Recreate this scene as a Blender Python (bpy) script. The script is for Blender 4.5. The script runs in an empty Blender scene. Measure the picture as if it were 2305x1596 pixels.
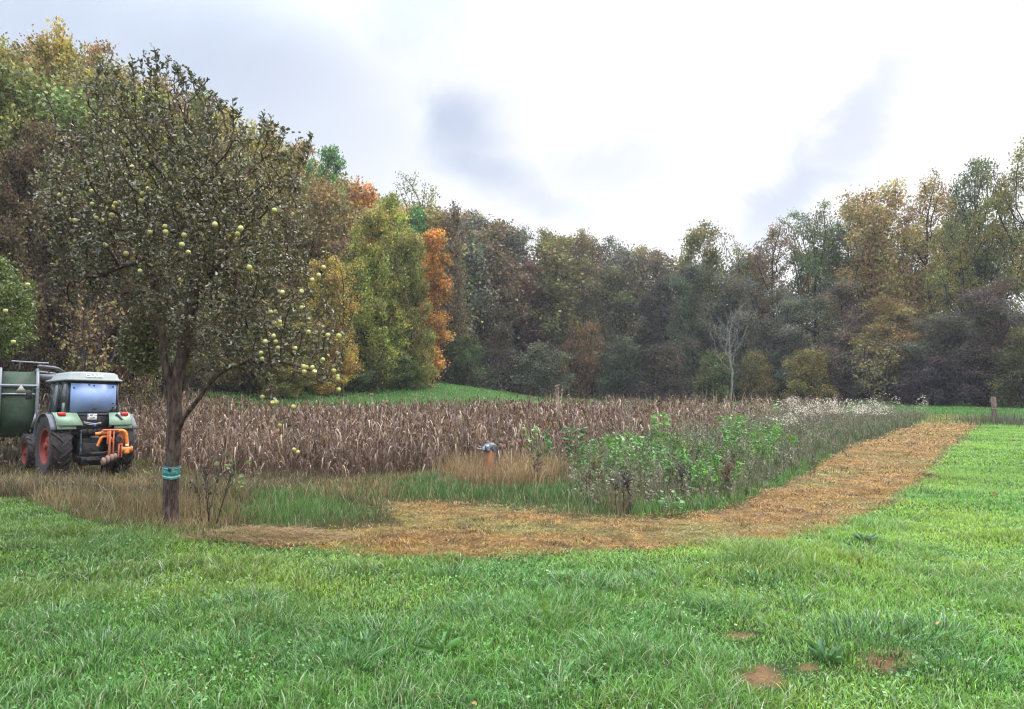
import bpy, math, random, time
T00 = time.time()
import numpy as np
from mathutils import Vector, Matrix

sc = bpy.context.scene
C = sc.collection
PI = math.pi
R = math.radians

# ------------------------------------------------------------------ camera
EYE = 1.65
PITCH = math.atan(127 / 1600)
cam_d = bpy.data.cameras.new('camera')
cam = bpy.data.objects.new('camera', cam_d)
C.objects.link(cam)
cam_d.sensor_width = 36
cam_d.lens = 36 * 1600 / 2305
cam_d.clip_end = 3000
cam.location = (0, 0, EYE)
cam.rotation_euler = (PI / 2 + PITCH, 0, 0)
sc.camera = cam

# ------------------------------------------------------------------ light
SUN_EL, SUN_AZ = R(42), R(28)          # behind thin cloud, ahead and to the right
sun_d = bpy.data.lights.new('sun', 'SUN')
sun_d.energy = 1.5
sun_d.angle = R(18)
sun_d.color = (1.0, 0.95, 0.88)
sun = bpy.data.objects.new('sun', sun_d)
C.objects.link(sun)
_d = Vector((math.sin(SUN_AZ) * math.cos(SUN_EL), math.cos(SUN_AZ) * math.cos(SUN_EL), math.sin(SUN_EL)))
sun.rotation_euler = _d.to_track_quat('Z', 'Y').to_euler()

w = bpy.data.worlds.new('World')
sc.world = w
w.use_nodes = True
nt = w.node_tree
nt.nodes.clear()
N = nt.nodes.new
L = nt.links.new


def val(nt, op, a, b=None, c=None, clamp=False):
    n = nt.nodes.new('ShaderNodeMath')
    n.operation = op
    n.use_clamp = clamp
    for i, v in enumerate((a, b, c)):
        if v is None:
            continue
        if isinstance(v, (int, float)):
            n.inputs[i].default_value = v
        else:
            nt.links.new(v, n.inputs[i])
    return n.outputs[0]


def mixc(nt, f, a, b, mode='MIX'):
    n = nt.nodes.new('ShaderNodeMix')
    n.data_type = 'RGBA'
    n.blend_type = mode
    for s, v in ((n.inputs[0], f), (n.inputs[6], a), (n.inputs[7], b)):
        if isinstance(v, (int, float)):
            s.default_value = v
        elif isinstance(v, tuple):
            s.default_value = (*v, 1) if len(v) == 3 else v
        else:
            nt.links.new(v, s)
    return n.outputs[2]


def ramp(nt, f, a, b):
    n = nt.nodes.new('ShaderNodeMapRange')
    n.interpolation_type = 'SMOOTHSTEP'
    nt.links.new(f, n.inputs[0])
    n.inputs[1].default_value = a
    n.inputs[2].default_value = b
    return n.outputs[0]


def noise(nt, vec, scale, detail=4, rough=0.55, dist=0.0):
    n = nt.nodes.new('ShaderNodeTexNoise')
    nt.links.new(vec, n.inputs['Vector'])
    n.inputs['Scale'].default_value = scale
    n.inputs['Detail'].default_value = detail
    n.inputs['Roughness'].default_value = rough
    n.inputs['Distortion'].default_value = dist
    return n


tc = N('ShaderNodeTexCoord')
sep = N('ShaderNodeSeparateXYZ')
L(tc.outputs['Generated'], sep.inputs[0])
sx, sy, sz = sep.outputs
ycl = val(nt, 'MAXIMUM', sy, 0.25)
cu = val(nt, 'DIVIDE', sx, ycl)
cv = val(nt, 'DIVIDE', sz, ycl)
cmb = N('ShaderNodeCombineXYZ')
L(cu, cmb.inputs[0]); L(cv, cmb.inputs[1])
n1 = noise(nt, cmb.outputs[0], 1.6, 6, 0.55, 0.4)
n2 = noise(nt, cmb.outputs[0], 5.0, 6, 0.6, 0.6)
wob = val(nt, 'MULTIPLY_ADD', n1.outputs[0], 0.22, -0.11)
wob2 = val(nt, 'MULTIPLY_ADD', n2.outputs[0], 0.14, -0.07)
u2 = val(nt, 'ADD', val(nt, 'ADD', cu, wob), wob2)
v2 = val(nt, 'SUBTRACT', val(nt, 'ADD', cv, wob), wob2)


def blob(u0, v0, ru, rv, rot=0.0, soft=1.0):
    du = val(nt, 'SUBTRACT', u2, u0)
    dv = val(nt, 'SUBTRACT', v2, v0)
    c, s = math.cos(rot), math.sin(rot)
    a = val(nt, 'ADD', val(nt, 'MULTIPLY', du, c / ru), val(nt, 'MULTIPLY', dv, s / ru))
    b = val(nt, 'ADD', val(nt, 'MULTIPLY', du, -s / rv), val(nt, 'MULTIPLY', dv, c / rv))
    d = val(nt, 'SQRT', val(nt, 'ADD', val(nt, 'MULTIPLY', a, a), val(nt, 'MULTIPLY', b, b)))
    r = ramp(nt, d, 1.25, 0.1)
    return val(nt, 'MULTIPLY', r, soft)


# blue-grey openings and wisps in a bright cloud sheet (direction space)
grey = None
for args in [(-0.075, 0.405, 0.10, 0.10, -0.75, 0.80), (-0.05, 0.34, 0.13, 0.06, -0.3, 0.70), (0.03, 0.30, 0.11, 0.04, -0.2, 0.45), (0.13, 0.36, 0.12, 0.06, 0.2, 0.35),
             (-0.13, 0.62, 0.17, 0.12, 0.3, 0.75),
             (-0.42, 0.52, 0.30, 0.16, -0.5, 0.55), (-0.33, 0.42, 0.26, 0.10, -0.3, 0.35), (-0.68, 0.62, 0.25, 0.2, 0, 0.45),
             (0.49, 0.40, 0.20, 0.055, 0.80, 0.55), (0.40, 0.295, 0.16, 0.045, 0.55, 0.6), (0.21, 0.31, 0.10, 0.05, 0.2, 0.2),
             (-0.15, 0.75, 0.35, 0.12, 0.1, 0.5)]:
    g = blob(*args)
    grey = g if grey is None else val(nt, 'MAXIMUM', grey, g)
fib = val(nt, 'MULTIPLY_ADD', n2.outputs[0], 0.9, 0.5)
grey = val(nt, 'MULTIPLY', grey, fib, clamp=True)
n3 = noise(nt, cmb.outputs[0], 2.6, 8, 0.62, 0.9)
wisp = ramp(nt, n3.outputs[0], 0.50, 0.78)
wisp = val(nt, 'MULTIPLY', wisp, val(nt, 'MULTIPLY_ADD', ramp(nt, cu, 0.45, -0.3), 0.40, 0.05))
grey = val(nt, 'MAXIMUM', grey, wisp)
left = ramp(nt, cu, 0.15, -0.65)
pale = mixc(nt, left, (0.88, 0.88, 0.885), (0.64, 0.705, 0.81))
cloud = mixc(nt, grey, pale, (0.40, 0.475, 0.63))
# overcast skies get brighter away from the horizon and overhead
lift = ramp(nt, sz, 0.42, 0.95)
amt = val(nt, 'MULTIPLY_ADD', lift, 5.2, 1.0)
back = ramp(nt, sy, 0.1, -0.6)
amt = val(nt, 'MULTIPLY_ADD', back, 0.6, amt)
vm = N('ShaderNodeVectorMath'); vm.operation = 'SCALE'
L(cloud, vm.inputs[0]); L(val(nt, 'MULTIPLY', amt, 10.0), vm.inputs['Scale'])
sky = N('ShaderNodeTexSky')
sky.sky_type = 'NISHITA'
sky.sun_disc = False
sky.sun_elevation = SUN_EL
sky.sun_rotation = SUN_AZ
mx = mixc(nt, 0.93, sky.outputs[0], vm.outputs[0])
bg = N('ShaderNodeBackground')
bg.inputs[1].default_value = 0.1
L(mx, bg.inputs[0])
out = N('ShaderNodeOutputWorld')
L(bg.outputs[0], out.inputs[0])

sc.view_settings.view_transform = 'Standard'
sc.view_settings.look = 'None'
sc.view_settings.exposure = 0.32
sc.view_settings.gamma = 1.0
sc.cycles.max_bounces = 6
sc.cycles.diffuse_bounces = 3
sc.cycles.glossy_bounces = 2
sc.cycles.transmission_bounces = 3
sc.cycles.volume_bounces = 0
sc.cycles.transparent_max_bounces = 8
sc.cycles.use_denoising = True
sc.cycles.filter_width = 1.2

# ------------------------------------------------------------------ numpy helpers
rng = np.random.default_rng(7)


def vnoise(x, y, seed=0):
    x = np.asarray(x, float); y = np.asarray(y, float)
    xi = np.floor(x).astype(np.int64); yi = np.floor(y).astype(np.int64)
    fx = x - xi; fy = y - yi
    fx = fx * fx * (3 - 2 * fx); fy = fy * fy * (3 - 2 * fy)

    def h(a, b):
        n = (a * 374761393 + b * 668265263 + seed * 982451653) & 0xffffffff
        n = ((n ^ (n >> 13)) * 1274126177) & 0xffffffff
        return ((n ^ (n >> 16)) & 0xffff) / 65535.0
    return (h(xi, yi) * (1 - fx) + h(xi + 1, yi) * fx) * (1 - fy) + (h(xi, yi + 1) * (1 - fx) + h(xi + 1, yi + 1) * fx) * fy


def fnoise(x, y, seed=0, o=3):
    t, a, s = 0, 0.5, 0
    for i in range(o):
        t = t + a * vnoise(x * 2 ** i, y * 2 ** i, seed + i * 17); s += a; a *= 0.5
    return t / s


EDGE = np.array([(-60, 4), (-36, 20), (-24, 31), (-17, 42), (-11.5, 50), (-7, 57), (-3, 66), (4, 76), (18, 80), (32, 74), (46, 62), (62, 44), (80, 20)], float)


def edge_dist(x, y):
    """signed distance to the forest edge, positive inside the forest"""
    x = np.asarray(x, float); y = np.asarray(y, float)
    best = np.full(np.broadcast(x, y).shape, 1e9)
    for (ax, ay), (bx, by) in zip(EDGE[:-1], EDGE[1:]):
        dx, dy = bx - ax, by - ay
        t = np.clip(((x - ax) * dx + (y - ay) * dy) / (dx * dx + dy * dy), 0, 1)
        d = np.hypot(x - ax - t * dx, y - ay - t * dy)
        best = np.minimum(best, d)
    return np.where(in_poly(x, y, np.vstack([EDGE, [(80, -80), (-60, -80)]])), -best, best)


def in_poly(x, y, poly):
    x = np.asarray(x, float); y = np.asarray(y, float)
    c = np.zeros(np.broadcast(x, y).shape, bool)
    n = len(poly)
    j = n - 1
    for i in range(n):
        xi, yi = poly[i]; xj, yj = poly[j]
        if yi != yj:
            c ^= ((yi > y) != (yj > y)) & (x < (xj - xi) * (y - yi) / (yj - yi) + xi)
        j = i
    return c


def H(x, y):
    x = np.asarray(x, float); y = np.asarray(y, float)
    t = y - 13
    z = 0.044 * 4 * np.log1p(np.exp(np.clip(t / 4, -30, 60)))
    z = np.minimum(z, 3.0 + 0.01 * (z - 3))
    s = edge_dist(x, y)
    lf = 1 / (1 + np.exp((x - 2) / 4))
    z = z + lf * 0.115 * np.maximum(0, 13 - np.abs(np.minimum(s, 0))) * (y > 10) * np.clip((y - 20) / 20, 0, 1)
    z = z - 0.33 * np.exp(-(((x + 12) / 5.0) ** 2 + ((y - 18.5) / 4.5) ** 2))
    z = z + 0.65 * np.exp(-(((x + 5.0) / 6.0) ** 2 + ((y - 57) / 9.0) ** 2))
    out = np.maximum(s, 0)
    slope = 0.50 * lf + 0.20 * (1 - lf) * (1 / (1 + np.exp(-(y - 66) / 5))) + 0.11 * (1 - lf)
    hill = 26 * (1 - np.exp(-out * slope / 26))
    z = z + hill
    z = z + (fnoise(x * 0.9, y * 0.9, 3) - 0.5) * 0.10 + (fnoise(x * 0.15, y * 0.15, 5) - 0.5) * 0.25 * np.clip(y / 12, 0, 1)
    return z


SA, CA = math.sin(PITCH), math.cos(PITCH)


def ray(px, py):
    u = (np.asarray(px, float) - 1152.5) / 1600; v = (798 - np.asarray(py, float)) / 1600
    return u, CA - v * SA, SA + v * CA


def at(px, py, Y):
    """world point on the ray of a photo position (2305 px wide) at depth Y"""
    dx, dy, dz = ray(px, py)
    t = Y / dy
    return np.stack(np.broadcast_arrays(dx * t, Y + 0 * t, EYE + dz * t), -1)


def ground(px, py, lo=3.0, hi=75.0):
    dx, dy, dz = ray(px, py)
    ys = np.linspace(lo, hi, 1500)
    t = ys / dy
    below = (EYE + dz * t) < H(dx * t, ys)
    k = int(np.argmax(below)) if below.any() else len(ys) - 1
    return np.array([dx * t[k], ys[k], float(H(dx * t[k], ys[k]))])


def gpoly(pts):
    return [tuple(ground(a, b)[:2]) for a, b in pts]


def spot(px, Y):
    x = (px - 1152.5) / 1600 * Y / CA
    return np.array([x, Y, float(H(x, Y))])


def top_z(py, Y):
    return float(at(1152.5, py, Y)[2])


# ------------------------------------------------------------------ mesh helpers
def make_mesh(name, V, F, mat, col=None, smooth=False, mats=None, midx=None):
    """V (n,3); F int array (m,k) or list of such arrays; col (n,3) point colours"""
    if not isinstance(F, (list, tuple)):
        F = [F]
    F = [np.asarray(f, np.int64) for f in F if len(f)]
    me = bpy.data.meshes.new(name)
    V = np.ascontiguousarray(V, np.float32)
    me.vertices.add(len(V))
    me.vertices.foreach_set('co', V.ravel())
    idx = np.concatenate([f.ravel() for f in F])
    tot = np.concatenate([np.full(len(f), f.shape[1]) for f in F])
    st = np.concatenate([[0], np.cumsum(tot)[:-1]])
    me.loops.add(len(idx))
    me.loops.foreach_set('vertex_index', idx.astype(np.int32))
    me.polygons.add(len(tot))
    me.polygons.foreach_set('loop_start', st.astype(np.int32))
    if smooth:
        me.polygons.foreach_set('use_smooth', np.ones(len(tot), bool))
    if col is not None:
        a = me.color_attributes.new('Col', 'FLOAT_COLOR', 'POINT')
        c = np.ones((len(V), 4), np.float32); c[:, :3] = col
        a.data.foreach_set('color', c.ravel())
    me.update(calc_edges=True)
    for m in (mats or [mat]):
        me.materials.append(m)
    if midx is not None:
        me.polygons.foreach_set('material_index', np.asarray(midx, np.int32))
    return me


def obj(name, me, parent=None, label=None, category=None, group=None, kind=None, loc=None, rotz=None):
    o = bpy.data.objects.new(name, me)
    C.objects.link(o)
    if parent is not None:
        o.parent = parent
    if label: o['label'] = label
    if category: o['category'] = category
    if group: o['group'] = group
    if kind: o['kind'] = kind
    if loc is not None: o.location = loc
    if rotz is not None: o.rotation_euler = (0, 0, rotz)
    return o


class MB:
    """collects boxes, tubes, lathes, prisms -> one mesh"""
    def __init__(s):
        s.V = []; s.F4 = []; s.F3 = []; s.FN = []; s.n = 0

    def add(s, V, faces):
        V = np.asarray(V, float)
        for f in faces:
            f = [i + s.n for i in f]
            (s.F4 if len(f) == 4 else s.F3 if len(f) == 3 else s.FN).append(f)
        s.V.append(V); s.n += len(V)
        return s

    def box(s, c, d, rot=None, bevel=0.0):
        x, y, z = d[0] / 2, d[1] / 2, d[2] / 2
        if bevel <= 0:
            V = np.array([(-x, -y, -z), (x, -y, -z), (x, y, -z), (-x, y, -z), (-x, -y, z), (x, -y, z), (x, y, z), (-x, y, z)])
            F = [(0, 3, 2, 1), (4, 5, 6, 7), (0, 1, 5, 4), (1, 2, 6, 5), (2, 3, 7, 6), (3, 0, 4, 7)]
        else:
            b = min(bevel, x * .9, y * .9, z * .9)
            ring = lambda a, c_, zz: [(-a, -c_ + b, zz), (-a + b, -c_, zz), (a - b, -c_, zz), (a, -c_ + b, zz), (a, c_ - b, zz), (a - b, c_, zz), (-a + b, c_, zz), (-a, c_ - b, zz)]
            V = np.array(ring(x - b * .6, y - b * .6, -z) + ring(x, y, -z + b) + ring(x, y, z - b) + ring(x - b * .6, y - b * .6, z))
            F = [tuple(range(7, -1, -1)), tuple(range(24, 32))]
            for r in range(3):
                for i in range(8):
                    j = (i + 1) % 8
                    F.append((r * 8 + i, r * 8 + j, r * 8 + 8 + j, r * 8 + 8 + i))
        if rot is not None:
            V = V @ np.array(Matrix.Rotation(1, 3, 'X') if False else rot).T
        return s.add(V + np.array(c), F)

    def tube(s, pts, r, k=8, cap=True):
        pts = np.asarray(pts, float); n = len(pts)
        r = np.broadcast_to(np.asarray(r, float), (n,))
        T = np.gradient(pts, axis=0) if n > 2 else np.repeat(pts[1:] - pts[:1], 2, 0)
        T = T / (np.linalg.norm(T, axis=1, keepdims=True) + 1e-9)
        up = np.array([0.31, 0.17, 0.93]) if abs(T[0] @ np.array([0.31, 0.17, 0.93])) < 0.9 else np.array([0.9, 0.3, 0.1])
        V = []
        u = None
        for i in range(n):
            if u is None:
                u = np.cross(T[i], up)
            u = u - T[i] * (u @ T[i]); u /= np.linalg.norm(u) + 1e-9
            v = np.cross(T[i], u)
            a = np.arange(k) * 2 * PI / k
            V.append(pts[i] + r[i] * (np.cos(a)[:, None] * u + np.sin(a)[:, None] * v))
        F = []
        for i in range(n - 1):
            for j in range(k):
                j2 = (j + 1) % k
                F.append((i * k + j, i * k + j2, (i + 1) * k + j2, (i + 1) * k + j))
        if cap:
            F.append(tuple(range(k - 1, -1, -1))); F.append(tuple(range((n - 1) * k, n * k)))
        return s.add(np.vstack(V), F)

    def lathe(s, prof, k=32, axis='X', c=(0, 0, 0), closed=False):
        """prof: list of (radius, axial)"""
        prof = np.asarray(prof, float); n = len(prof)
        a = np.arange(k) * 2 * PI / k
        V = []
        for rr, ax in prof:
            if axis == 'X':
                V.append(np.stack([np.full(k, ax), rr * np.cos(a), rr * np.sin(a)], 1))
            elif axis == 'Z':
                V.append(np.stack([rr * np.cos(a), rr * np.sin(a), np.full(k, ax)], 1))
            else:
                V.append(np.stack([rr * np.sin(a), np.full(k, ax), rr * np.cos(a)], 1))
        F = []
        for i in range(n if closed else n - 1):
            i2 = (i + 1) % n
            for j in range(k):
                j2 = (j + 1) % k
                F.append((i * k + j, i * k + j2, i2 * k + j2, i2 * k + j))
        if not closed:
            F.append(tuple(range(k - 1, -1, -1))); F.append(tuple(range((n - 1) * k, n * k)))
        return s.add(np.vstack(V) + np.array(c), F)

    def prism(s, pts, a, b, axis='X'):
        """pts outline in the plane perpendicular to axis, extruded a..b"""
        pts = np.asarray(pts, float); n = len(pts)
        mk = {'X': lambda t: np.column_stack([np.full(n, t), pts]),
              'Y': lambda t: np.column_stack([pts[:, 0], np.full(n, t), pts[:, 1]]),
              'Z': lambda t: np.column_stack([pts, np.full(n, t)])}[axis]
        F = [tuple(range(n - 1, -1, -1)), tuple(range(n, 2 * n))]
        for i in range(n):
            j = (i + 1) % n
            F.append((i, j, n + j, n + i))
        return s.add(np.vstack([mk(a), mk(b)]), F)

    def mesh(s, name, mat, smooth=False):
        V = np.vstack(s.V)
        F = []
        if s.F4: F.append(np.array(s.F4))
        if s.F3: F.append(np.array(s.F3))
        by = {}
        for f in s.FN: by.setdefault(len(f), []).append(f)
        for k in by: F.append(np.array(by[k]))
        me = make_mesh(name, V, F, mat, smooth=smooth)
        if smooth:
            try:
                me.set_sharp_from_angle(angle=R(40))
            except Exception:
                pass
        return me

    def build(s, name, mat, parent=None, smooth=False, **k):
        return obj(name, s.mesh(name, mat, smooth), parent, **k)


# ------------------------------------------------------------------ materials
def leaf_mat(name, trans=0.3, rough=0.55, spec=0.25, use_obj=False, tint=(1.0, 1.0, 1.0)):
    m = bpy.data.materials.new(name); m.use_nodes = True
    t = m.node_tree; t.nodes.clear()
    a = t.nodes.new('ShaderNodeAttribute'); a.attribute_name = 'Col'
    c = a.outputs['Color']
    if use_obj:
        oi = t.nodes.new('ShaderNodeObjectInfo')
        c = mixc(t, 1.0, c, oi.outputs['Color'], 'MULTIPLY')
    p = t.nodes.new('ShaderNodeBsdfPrincipled')
    p.inputs['Roughness'].default_value = rough
    p.inputs['Specular IOR Level'].default_value = spec
    t.links.new(c, p.inputs['Base Color'])
    tr = t.nodes.new('ShaderNodeBsdfTranslucent')
    c2 = mixc(t, 1.0, c, (1.15, 1.1, 0.7), 'MULTIPLY')
    t.links.new(c2, tr.inputs['Color'])
    mx = t.nodes.new('ShaderNodeMixShader'); mx.inputs[0].default_value = trans
    t.links.new(p.outputs[0], mx.inputs[1]); t.links.new(tr.outputs[0], mx.inputs[2])
    o = t.nodes.new('ShaderNodeOutputMaterial')
    t.links.new(mx.outputs[0], o.inputs[0])
    return m


def surf_mat(name, col, rough=0.5, metal=0.0, var=0.25, scale=6.0, dirt=None, dirt_amt=0.0, spec=0.5, bump=0.0, bscale=40.0, coat=0.0):
    m = bpy.data.materials.new(name); m.use_nodes = True
    t = m.node_tree
    p = t.nodes['Principled BSDF']
    tcx = t.nodes.new('ShaderNodeTexCoord')
    nz = noise(t, tcx.outputs['Object'], scale, 5, 0.6)
    f = val(t, 'MULTIPLY_ADD', nz.outputs[0], 2 * var, 1 - var)
    v = t.nodes.new('ShaderNodeVectorMath'); v.operation = 'SCALE'
    v.inputs[0].default_value = col
    t.links.new(f, v.inputs['Scale'])
    c = v.outputs[0]
    if dirt is not None:
        nd = noise(t, tcx.outputs['Object'], scale * 1.7, 6, 0.65)
        k = val(t, 'MULTIPLY', ramp(t, nd.outputs[0], 0.42, 0.68), dirt_amt)
        c = mixc(t, k, c, dirt)
    t.links.new(c, p.inputs['Base Color'])
    p.inputs['Roughness'].default_value = rough
    p.inputs['Metallic'].default_value = metal
    p.inputs['Specular IOR Level'].default_value = spec
    p.inputs['Coat Weight'].default_value = coat
    if bump > 0:
        nb = noise(t, tcx.outputs['Object'], bscale, 5, 0.6)
        b = t.nodes.new('ShaderNodeBump'); b.inputs['Strength'].default_value = bump
        b.inputs['Distance'].default_value = 0.02
        t.links.new(nb.outputs[0], b.inputs['Height'])
        t.links.new(b.outputs[0], p.inputs['Normal'])
    return m


def bark_mat(name, dark, light, scale=14.0, bump=0.8):
    m = bpy.data.materials.new(name); m.use_nodes = True
    t = m.node_tree
    p = t.nodes['Principled BSDF']
    tcx = t.nodes.new('ShaderNodeTexCoord')
    mp = t.nodes.new('ShaderNodeMapping'); mp.inputs['Scale'].default_value = (1, 1, 0.28)
    t.links.new(tcx.outputs['Object'], mp.inputs[0])
    n1_ = noise(t, mp.outputs[0], scale, 8, 0.7, 0.5)
    n2_ = noise(t, tcx.outputs['Object'], scale * 0.25, 4, 0.6)
    f = ramp(t, n1_.outputs[0], 0.35, 0.68)
    c = mixc(t, f, dark, light)
    g = ramp(t, n2_.outputs[0], 0.52, 0.75)
    c = mixc(t, val(t, 'MULTIPLY', g, 0.45), c, (0.16, 0.17, 0.12))
    t.links.new(c, p.inputs['Base Color'])
    p.inputs['Roughness'].default_value = 0.9
    p.inputs['Specular IOR Level'].default_value = 0.15
    b = t.nodes.new('ShaderNodeBump'); b.inputs['Strength'].default_value = bump; b.inputs['Distance'].default_value = 0.03
    t.links.new(n1_.outputs[0], b.inputs['Height'])
    t.links.new(b.outputs[0], p.inputs['Normal'])
    return m


M_crown = leaf_mat('tree_foliage', 0.35, 0.55, 0.25, use_obj=True)
M_apple_leaf = leaf_mat('apple_foliage', 0.25, 0.33, 0.6)
M_grass = leaf_mat('grass_blades', 0.3, 0.42, 0.4)
M_dry = leaf_mat('dry_plants', 0.25, 0.6, 0.3)
M_bark = bark_mat('forest_bark', (0.020, 0.017, 0.016), (0.075, 0.065, 0.058), 8)
M_bark_pale = bark_mat('pale_bark', (0.13, 0.125, 0.12), (0.27, 0.26, 0.25), 10)
M_bark_apple = bark_mat('apple_bark', (0.035, 0.022, 0.020), (0.15, 0.105, 0.092), 22, 1.0)
# ------------------------------------------------------------------ ground zones (outlines in photo pixels, laid on the real terrain)
PATH = gpoly([(560, 1212), (660, 1198), (800, 1190), (900, 1183), (880, 1160), (880, 1134), (980, 1134), (1100, 1140), (1180, 1152), (1260, 1168), (1400, 1176), (1520, 1172),
              (1640, 1150), (1700, 1122), (1790, 1080), (1870, 1035), (1930, 1000), (1990, 985), (2060, 960), (2110, 935), (2145, 922), (2215, 926),
              (2210, 945), (2180, 970), (2130, 1012), (2080, 1070), (1985, 1140), (1900, 1183), (1760, 1216), (1650, 1230), (1450, 1238), (1200, 1250), (1000, 1258),
              (800, 1250), (660, 1234), (560, 1226)])
GREENISH = gpoly([(880, 1160), (980, 1158), (1120, 1172), (1250, 1186), (1180, 1196), (1050, 1200), (900, 1200), (820, 1190)])
LAWN_LINE = gpoly([(-120, 1120), (60, 1128), (120, 1150), (230, 1190), (330, 1196), (480, 1222), (640, 1234), (800, 1252), (1000, 1259), (1200, 1251), (1450, 1239), (1650, 1231), (1760, 1217),
                   (1900, 1184), (1985, 1141), (2080, 1072), (2130, 1013), (2180, 971), (2210, 946), (2260, 935), (2330, 925)])
LAWN = LAWN_LINE + [(60, 34), (60, -20), (-40, -20), (-40, 12)]
CROP = gpoly([(300, 1030), (450, 1072), (700, 1078), (850, 1085), (1000, 1055), (1130, 1060), (1280, 1040), (1450, 1010), (1640, 975), (1750, 950)]) + [(17, 36.5), (17.5, 40), (8, 41), (-4, 38), (-13, 31), (-16.5, 27)]
WEEDS = gpoly([(1240, 1060), (1300, 1130), (1400, 1168), (1500, 1166), (1640, 1145), (1700, 1116), (1790, 1074), (1870, 1030), (1930, 994), (1990, 980), (2060, 955), (2110, 930)]) + [(24, 44), (18, 46), (14, 38)] + gpoly([(1700, 950), (1500, 985), (1350, 1010)])
PATCHES = [gpoly([(1935, 1482), (1970, 1464), (2030, 1464), (2075, 1484), (2050, 1504), (1985, 1520), (1935, 1512)]),
           gpoly([(1655, 1530), (1700, 1496), (1765, 1508), (1755, 1545), (1690, 1560)]),
           gpoly([(1795, 1500), (1860, 1502), (1830, 1520), (1800, 1520)]),
           gpoly([(1640, 1430), (1700, 1426), (1706, 1440), (1650, 1442)])]


def poly_dist(x, y, poly):
    best = np.full(x.shape, 1e9)
    for (ax, ay), (bx, by) in zip(poly, poly[1:] + poly[:1]):
        dx, dy = bx - ax, by - ay
        t_ = np.clip(((x - ax) * dx + (y - ay) * dy) / (dx * dx + dy * dy + 1e-12), 0, 1)
        best = np.minimum(best, np.hypot(x - ax - t_ * dx, y - ay - t_ * dy))
    return best


def grid_axis(segs):
    out = []
    for a, b, n in segs:
        out.append(np.linspace(a, b, n, endpoint=False))
    return np.concatenate(out + [[segs[-1][1]]])


gx = grid_axis([(-300, -60, 30), (-60, -12, 110), (-12, 12, 240), (12, 60, 160), (60, 300, 30)])
gy = grid_axis([(-120, -4, 20), (-4, 14, 180), (14, 45, 180), (45, 95, 90), (95, 380, 40)])
GX, GY = np.meshgrid(gx, gy)
GZ = H(GX, GY)


def zone_colour(x, y):
    n_a = fnoise(x * 1.3, y * 1.3, 11)[..., None]; n_b = fnoise(x * 5, y * 5, 12)[..., None]
    green = np.array([0.028, 0.055, 0.016]) * (0.7 + 0.8 * n_a)
    brown = np.array([0.095, 0.062, 0.028]) * (0.5 + 1.0 * n_b)
    dark = np.array([0.018, 0.014, 0.010]) * (0.6 + 0.8 * n_b)
    c = np.where(in_poly(x, y, LAWN)[..., None], green, green * 0.4 + brown * 0.45)
    c = np.where(in_poly(x, y, PATH)[..., None], brown * 1.3, c)
    c = np.where(in_poly(x, y, CROP)[..., None], brown * 0.55, c)
    for p in PATCHES:
        c = np.where(in_poly(x, y, p)[..., None], np.array([0.20, 0.125, 0.062]) * (0.6 + 0.7 * n_b), c)
    far = (y > 40) | (x > 30)
    c = np.where((far & (edge_dist(x, y) < 0))[..., None], green * 1.3, c)
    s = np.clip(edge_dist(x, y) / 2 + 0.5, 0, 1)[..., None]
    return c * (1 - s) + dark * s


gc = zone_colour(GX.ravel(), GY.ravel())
nx, ny = len(gx), len(gy)
ii = (np.arange(ny - 1)[:, None] * nx + np.arange(nx - 1)[None, :]).ravel()
GF = np.stack([ii, ii + 1, ii + nx + 1, ii + nx], 1)
GV = np.stack([GX.ravel(), GY.ravel(), GZ.ravel()], 1)

m = bpy.data.materials.new('soil_and_turf'); m.use_nodes = True
t = m.node_tree; p = t.nodes['Principled BSDF']
a = t.nodes.new('ShaderNodeAttribute'); a.attribute_name = 'Col'
tcx = t.nodes.new('ShaderNodeTexCoord')
nz = noise(t, tcx.outputs['Object'], 9.0, 8, 0.7)
nz2 = noise(t, tcx.outputs['Object'], 60.0, 4, 0.7)
f = val(t, 'MULTIPLY', val(t, 'MULTIPLY_ADD', nz.outputs[0], 1.0, 0.5), val(t, 'MULTIPLY_ADD', nz2.outputs[0], 1.2, 0.4))
v = t.nodes.new('ShaderNodeVectorMath'); v.operation = 'SCALE'
t.links.new(a.outputs['Color'], v.inputs[0]); t.links.new(f, v.inputs['Scale'])
t.links.new(v.outputs[0], p.inputs['Base Color'])
p.inputs['Roughness'].default_value = 0.95; p.inputs['Specular IOR Level'].default_value = 0.1
b = t.nodes.new('ShaderNodeBump'); b.inputs['Strength'].default_value = 0.9; b.inputs['Distance'].default_value = 0.05
t.links.new(nz2.outputs[0], b.inputs['Height']); t.links.new(b.outputs[0], p.inputs['Normal'])
M_ground = m
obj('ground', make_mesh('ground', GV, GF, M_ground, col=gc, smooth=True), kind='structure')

# the mown track as its own sheet, a little above the ground sheet
px_ = np.linspace(-10, 28, 380); py_ = np.linspace(8, 45, 370)
PX, PY = np.meshgrid(px_, py_)
inside = in_poly(PX + (fnoise(PX * 3, PY * 3, 31) - .5) * .5, PY + (fnoise(PX * 3, PY * 3, 32) - .5) * .5, PATH)
PZ = H(PX, PY) + 0.004
cell = inside[:-1, :-1] & inside[1:, :-1] & inside[:-1, 1:] & inside[1:, 1:]
k = len(px_)
ii = (np.arange(len(py_) - 1)[:, None] * k + np.arange(k - 1)[None, :])[cell]
PF = np.stack([ii, ii + 1, ii + k + 1, ii + k], 1)
used = np.unique(PF); mp_ = np.zeros(PX.size, int); mp_[used] = np.arange(len(used))
xs, ys = PX.ravel()[used], PY.ravel()[used]


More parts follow.
